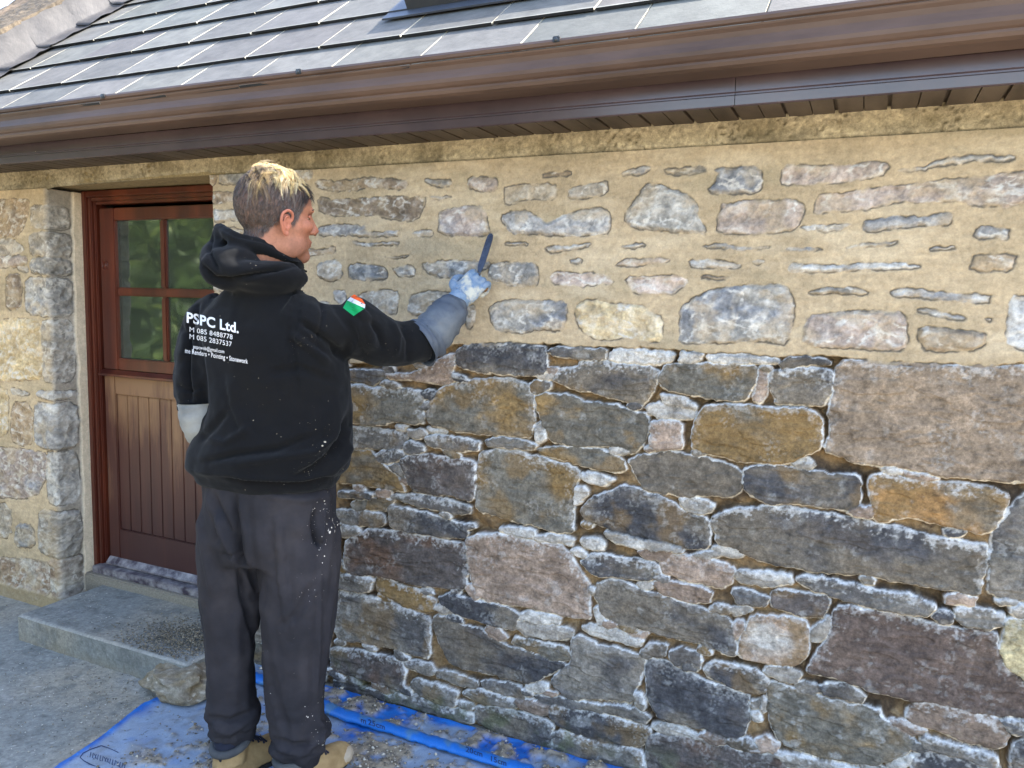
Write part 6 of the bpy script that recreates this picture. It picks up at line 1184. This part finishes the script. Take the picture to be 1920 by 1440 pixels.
# ---- boots
M_sue = mat_noise('tan_suede', (176, 152, 112), (142, 118, 84), 12, .9, .15, .5, 260, .0015); specks(M_sue, (206, 200, 190), 70, .4)
M_col = mat_noise('grey_boot_collar', (66, 68, 72), (86, 88, 90), 14, .85, .2, .4, 200); M_tab = mat_noise('orange_pull_tab', (206, 128, 44), (186, 108, 36), 20, .7)
M_sole = mat_noise('dark_rubber_sole', (34, 32, 34), (48, 46, 46), 12, .8); M_toe = mat_noise('scuffed_toe_cap', (196, 184, 166), (170, 156, 136), 10, .7, .3, .5, 120)
M_sock = mat_noise('navy_sock', (24, 28, 44), (30, 34, 52), 20, .95)
def boot(ank, lbl):
    b = MB(); o = Vector((ank.x, ank.y, 0)); P_ = lambda x, y, z: o + FD * x + FY * y + EZ * z
    sec = [(-.075, .020, .06, .072), (-.060, .036, .045, .088), (-.02, .040, .052, .100), (.03, .040, .045, .092), (.08, .043, .040, .070), (.13, .048, .034, .060), (.17, .044, .030, .052), (.195, .028, .024, .040)]
    n = 18; vs = []
    for (x, w, zc, hh_) in sec:
        for k in range(n):
            a = 2 * math.pi * k / n; zz = math.sin(a); vs.append(P_(x, w * math.cos(a), .022 + (hh_ if zz > 0 else .012) * zz + .006 + .0))
    b.add(vs, [(i * n + k, i * n + (k + 1) % n, (i + 1) * n + (k + 1) % n, (i + 1) * n + k) for i in range(len(sec) - 1) for k in range(n)] + [tuple(range(n))[::-1], tuple((len(sec) - 1) * n + k for k in range(n))])
    b.tube([P_(-.022, 0, .07), P_(-.020, 0, .125)], [.050, .050], 18)
    co, nr, fs = fuse(b, .005, 4); co[:, 2] = np.maximum(co[:, 2], .020); co = co + nr * (.0018 * n3(co, .03, 2))[:, None]
    bo = mesh_obj('boot', co, fs, M_sue, person, True, label=lbl)
    c = MB(); pts_ = [P_(-.020 + .052 * math.cos(a), .050 * math.sin(a), .128 + .012 * math.cos(a)) for a in [k * math.pi / 10 for k in range(21)]]; c.tube(pts_, .0125, 10, cap=False); c.build('collar', M_col, bo, True)
    c = MB(); c.tube([P_(-.03, 0, .09), P_(-.028, 0, .16)], [.042, .040], 14); c.build('sock', M_sock, bo, True)
    c = MB(); c.ell(P_(.036, 0, .142), (.008, .020, .028), (FD, FY, EZ), 12); c.build('tongue', M_tab, bo, True)
    c = MB(); v = []; m = 24
    ol = [(-.082 + .0, 0)] 
    for k in range(m):
        a = 2 * math.pi * k / m; x = .060 + .145 * math.cos(a); w = (.046 if x > .05 else .040) * math.sin(a); v.append((x, w))
    vs = [P_(x, w, 0.002) for x, w in v] + [P_(x, w, .024) for x, w in v]; c.add(vs, [(k, (k + 1) % m, m + (k + 1) % m, m + k) for k in range(m)] + [tuple(range(m))[::-1], tuple(m + k for k in range(m))]); c.build('sole', M_sole, bo)
    c = MB(); c.ell(P_(.158, 0, .040), (.050, .0465, .034), (FD, FY, EZ), 18); c.build('toe_cap', M_toe, bo, True)
    c = MB()
    for i in range(5):
        x = .045 + i * .020; z = .122 - i * .0125
        c.tube([P_(x, -.026, z - .010), P_(x + .004, 0, z), P_(x + .010, .026, z - .010)], .0028, 6); c.tube([P_(x, .026, z - .010), P_(x + .004, 0, z + .001), P_(x + .010, -.026, z - .010)], .0028, 6)
    c.build('laces', M_sock, bo, True)
boot(mw(-.068, .066, 0), 'left tan work boot with grey collar'); boot(mw(.117, -.048, 0), 'right tan work boot with scuffed toe')

# ---- pointing trowel
M_steel = mat_noise('worn_steel', (92, 98, 112), (66, 70, 82), 30, .38, .5, .3, 200, .001); M_steel.node_tree.nodes['Principled BSDF'].inputs['Metallic'].default_value = .75
M_hdl = mat_noise('wooden_handle', (128, 92, 56), (158, 120, 78), 12, .6)
tc_ = tool_base; D_ = (tool_tip - tool_base); L_ = D_.length; D_.normalize(); S_ = D_.cross(Vector((0, -1, 0))).normalized(); T_ = S_.cross(D_)
tool = root('pointing_trowel', 'narrow steel finger trowel held against the mortar in the gloved right hand', 'trowel', tool_base)
b = MB(); w = .0115; k = .0013
pr_ = [(-.004, .0055), (.012, .0095), (.03, w), (L_ * .82, w), (L_ * .95, w * .8), (L_, w * .35)]
v = []
for s_, ww in pr_:
    for sg in (1, -1):
        for tt in (1, -1): v.append(tc_ + D_ * s_ + S_ * ww * sg + T_ * k * tt)
f = []
for i in range(len(pr_) - 1):
    a = i * 4; c = a + 4; f += [(a, a + 2, c + 2, c), (a + 1, c + 1, c + 3, a + 3), (a, c, c + 1, a + 1), (a + 2, a + 3, c + 3, c + 2)]
f += [(0, 1, 3, 2), (20, 22, 23, 21)]; b.add(v, f); b.build('blade', M_steel, tool)
HB = HANDR + Aa * .050 - Nb * .028
b = MB(); b.tube(interp([tc_ + D_ * .004, tc_ - D_ * .012 - T_ * .006, (tc_ + HB) * .5 + H2 * .02, HB + H2 * .045], 4), .0035, 8); b.build('neck', M_steel, tool, True)
b = MB(); b.tube([HB + H2 * .050, HB + H2 * .02, HB - H2 * .02, HB - H2 * .038], [.009, .0125, .012, .009], 14); b.build('handle', M_hdl, tool, True)
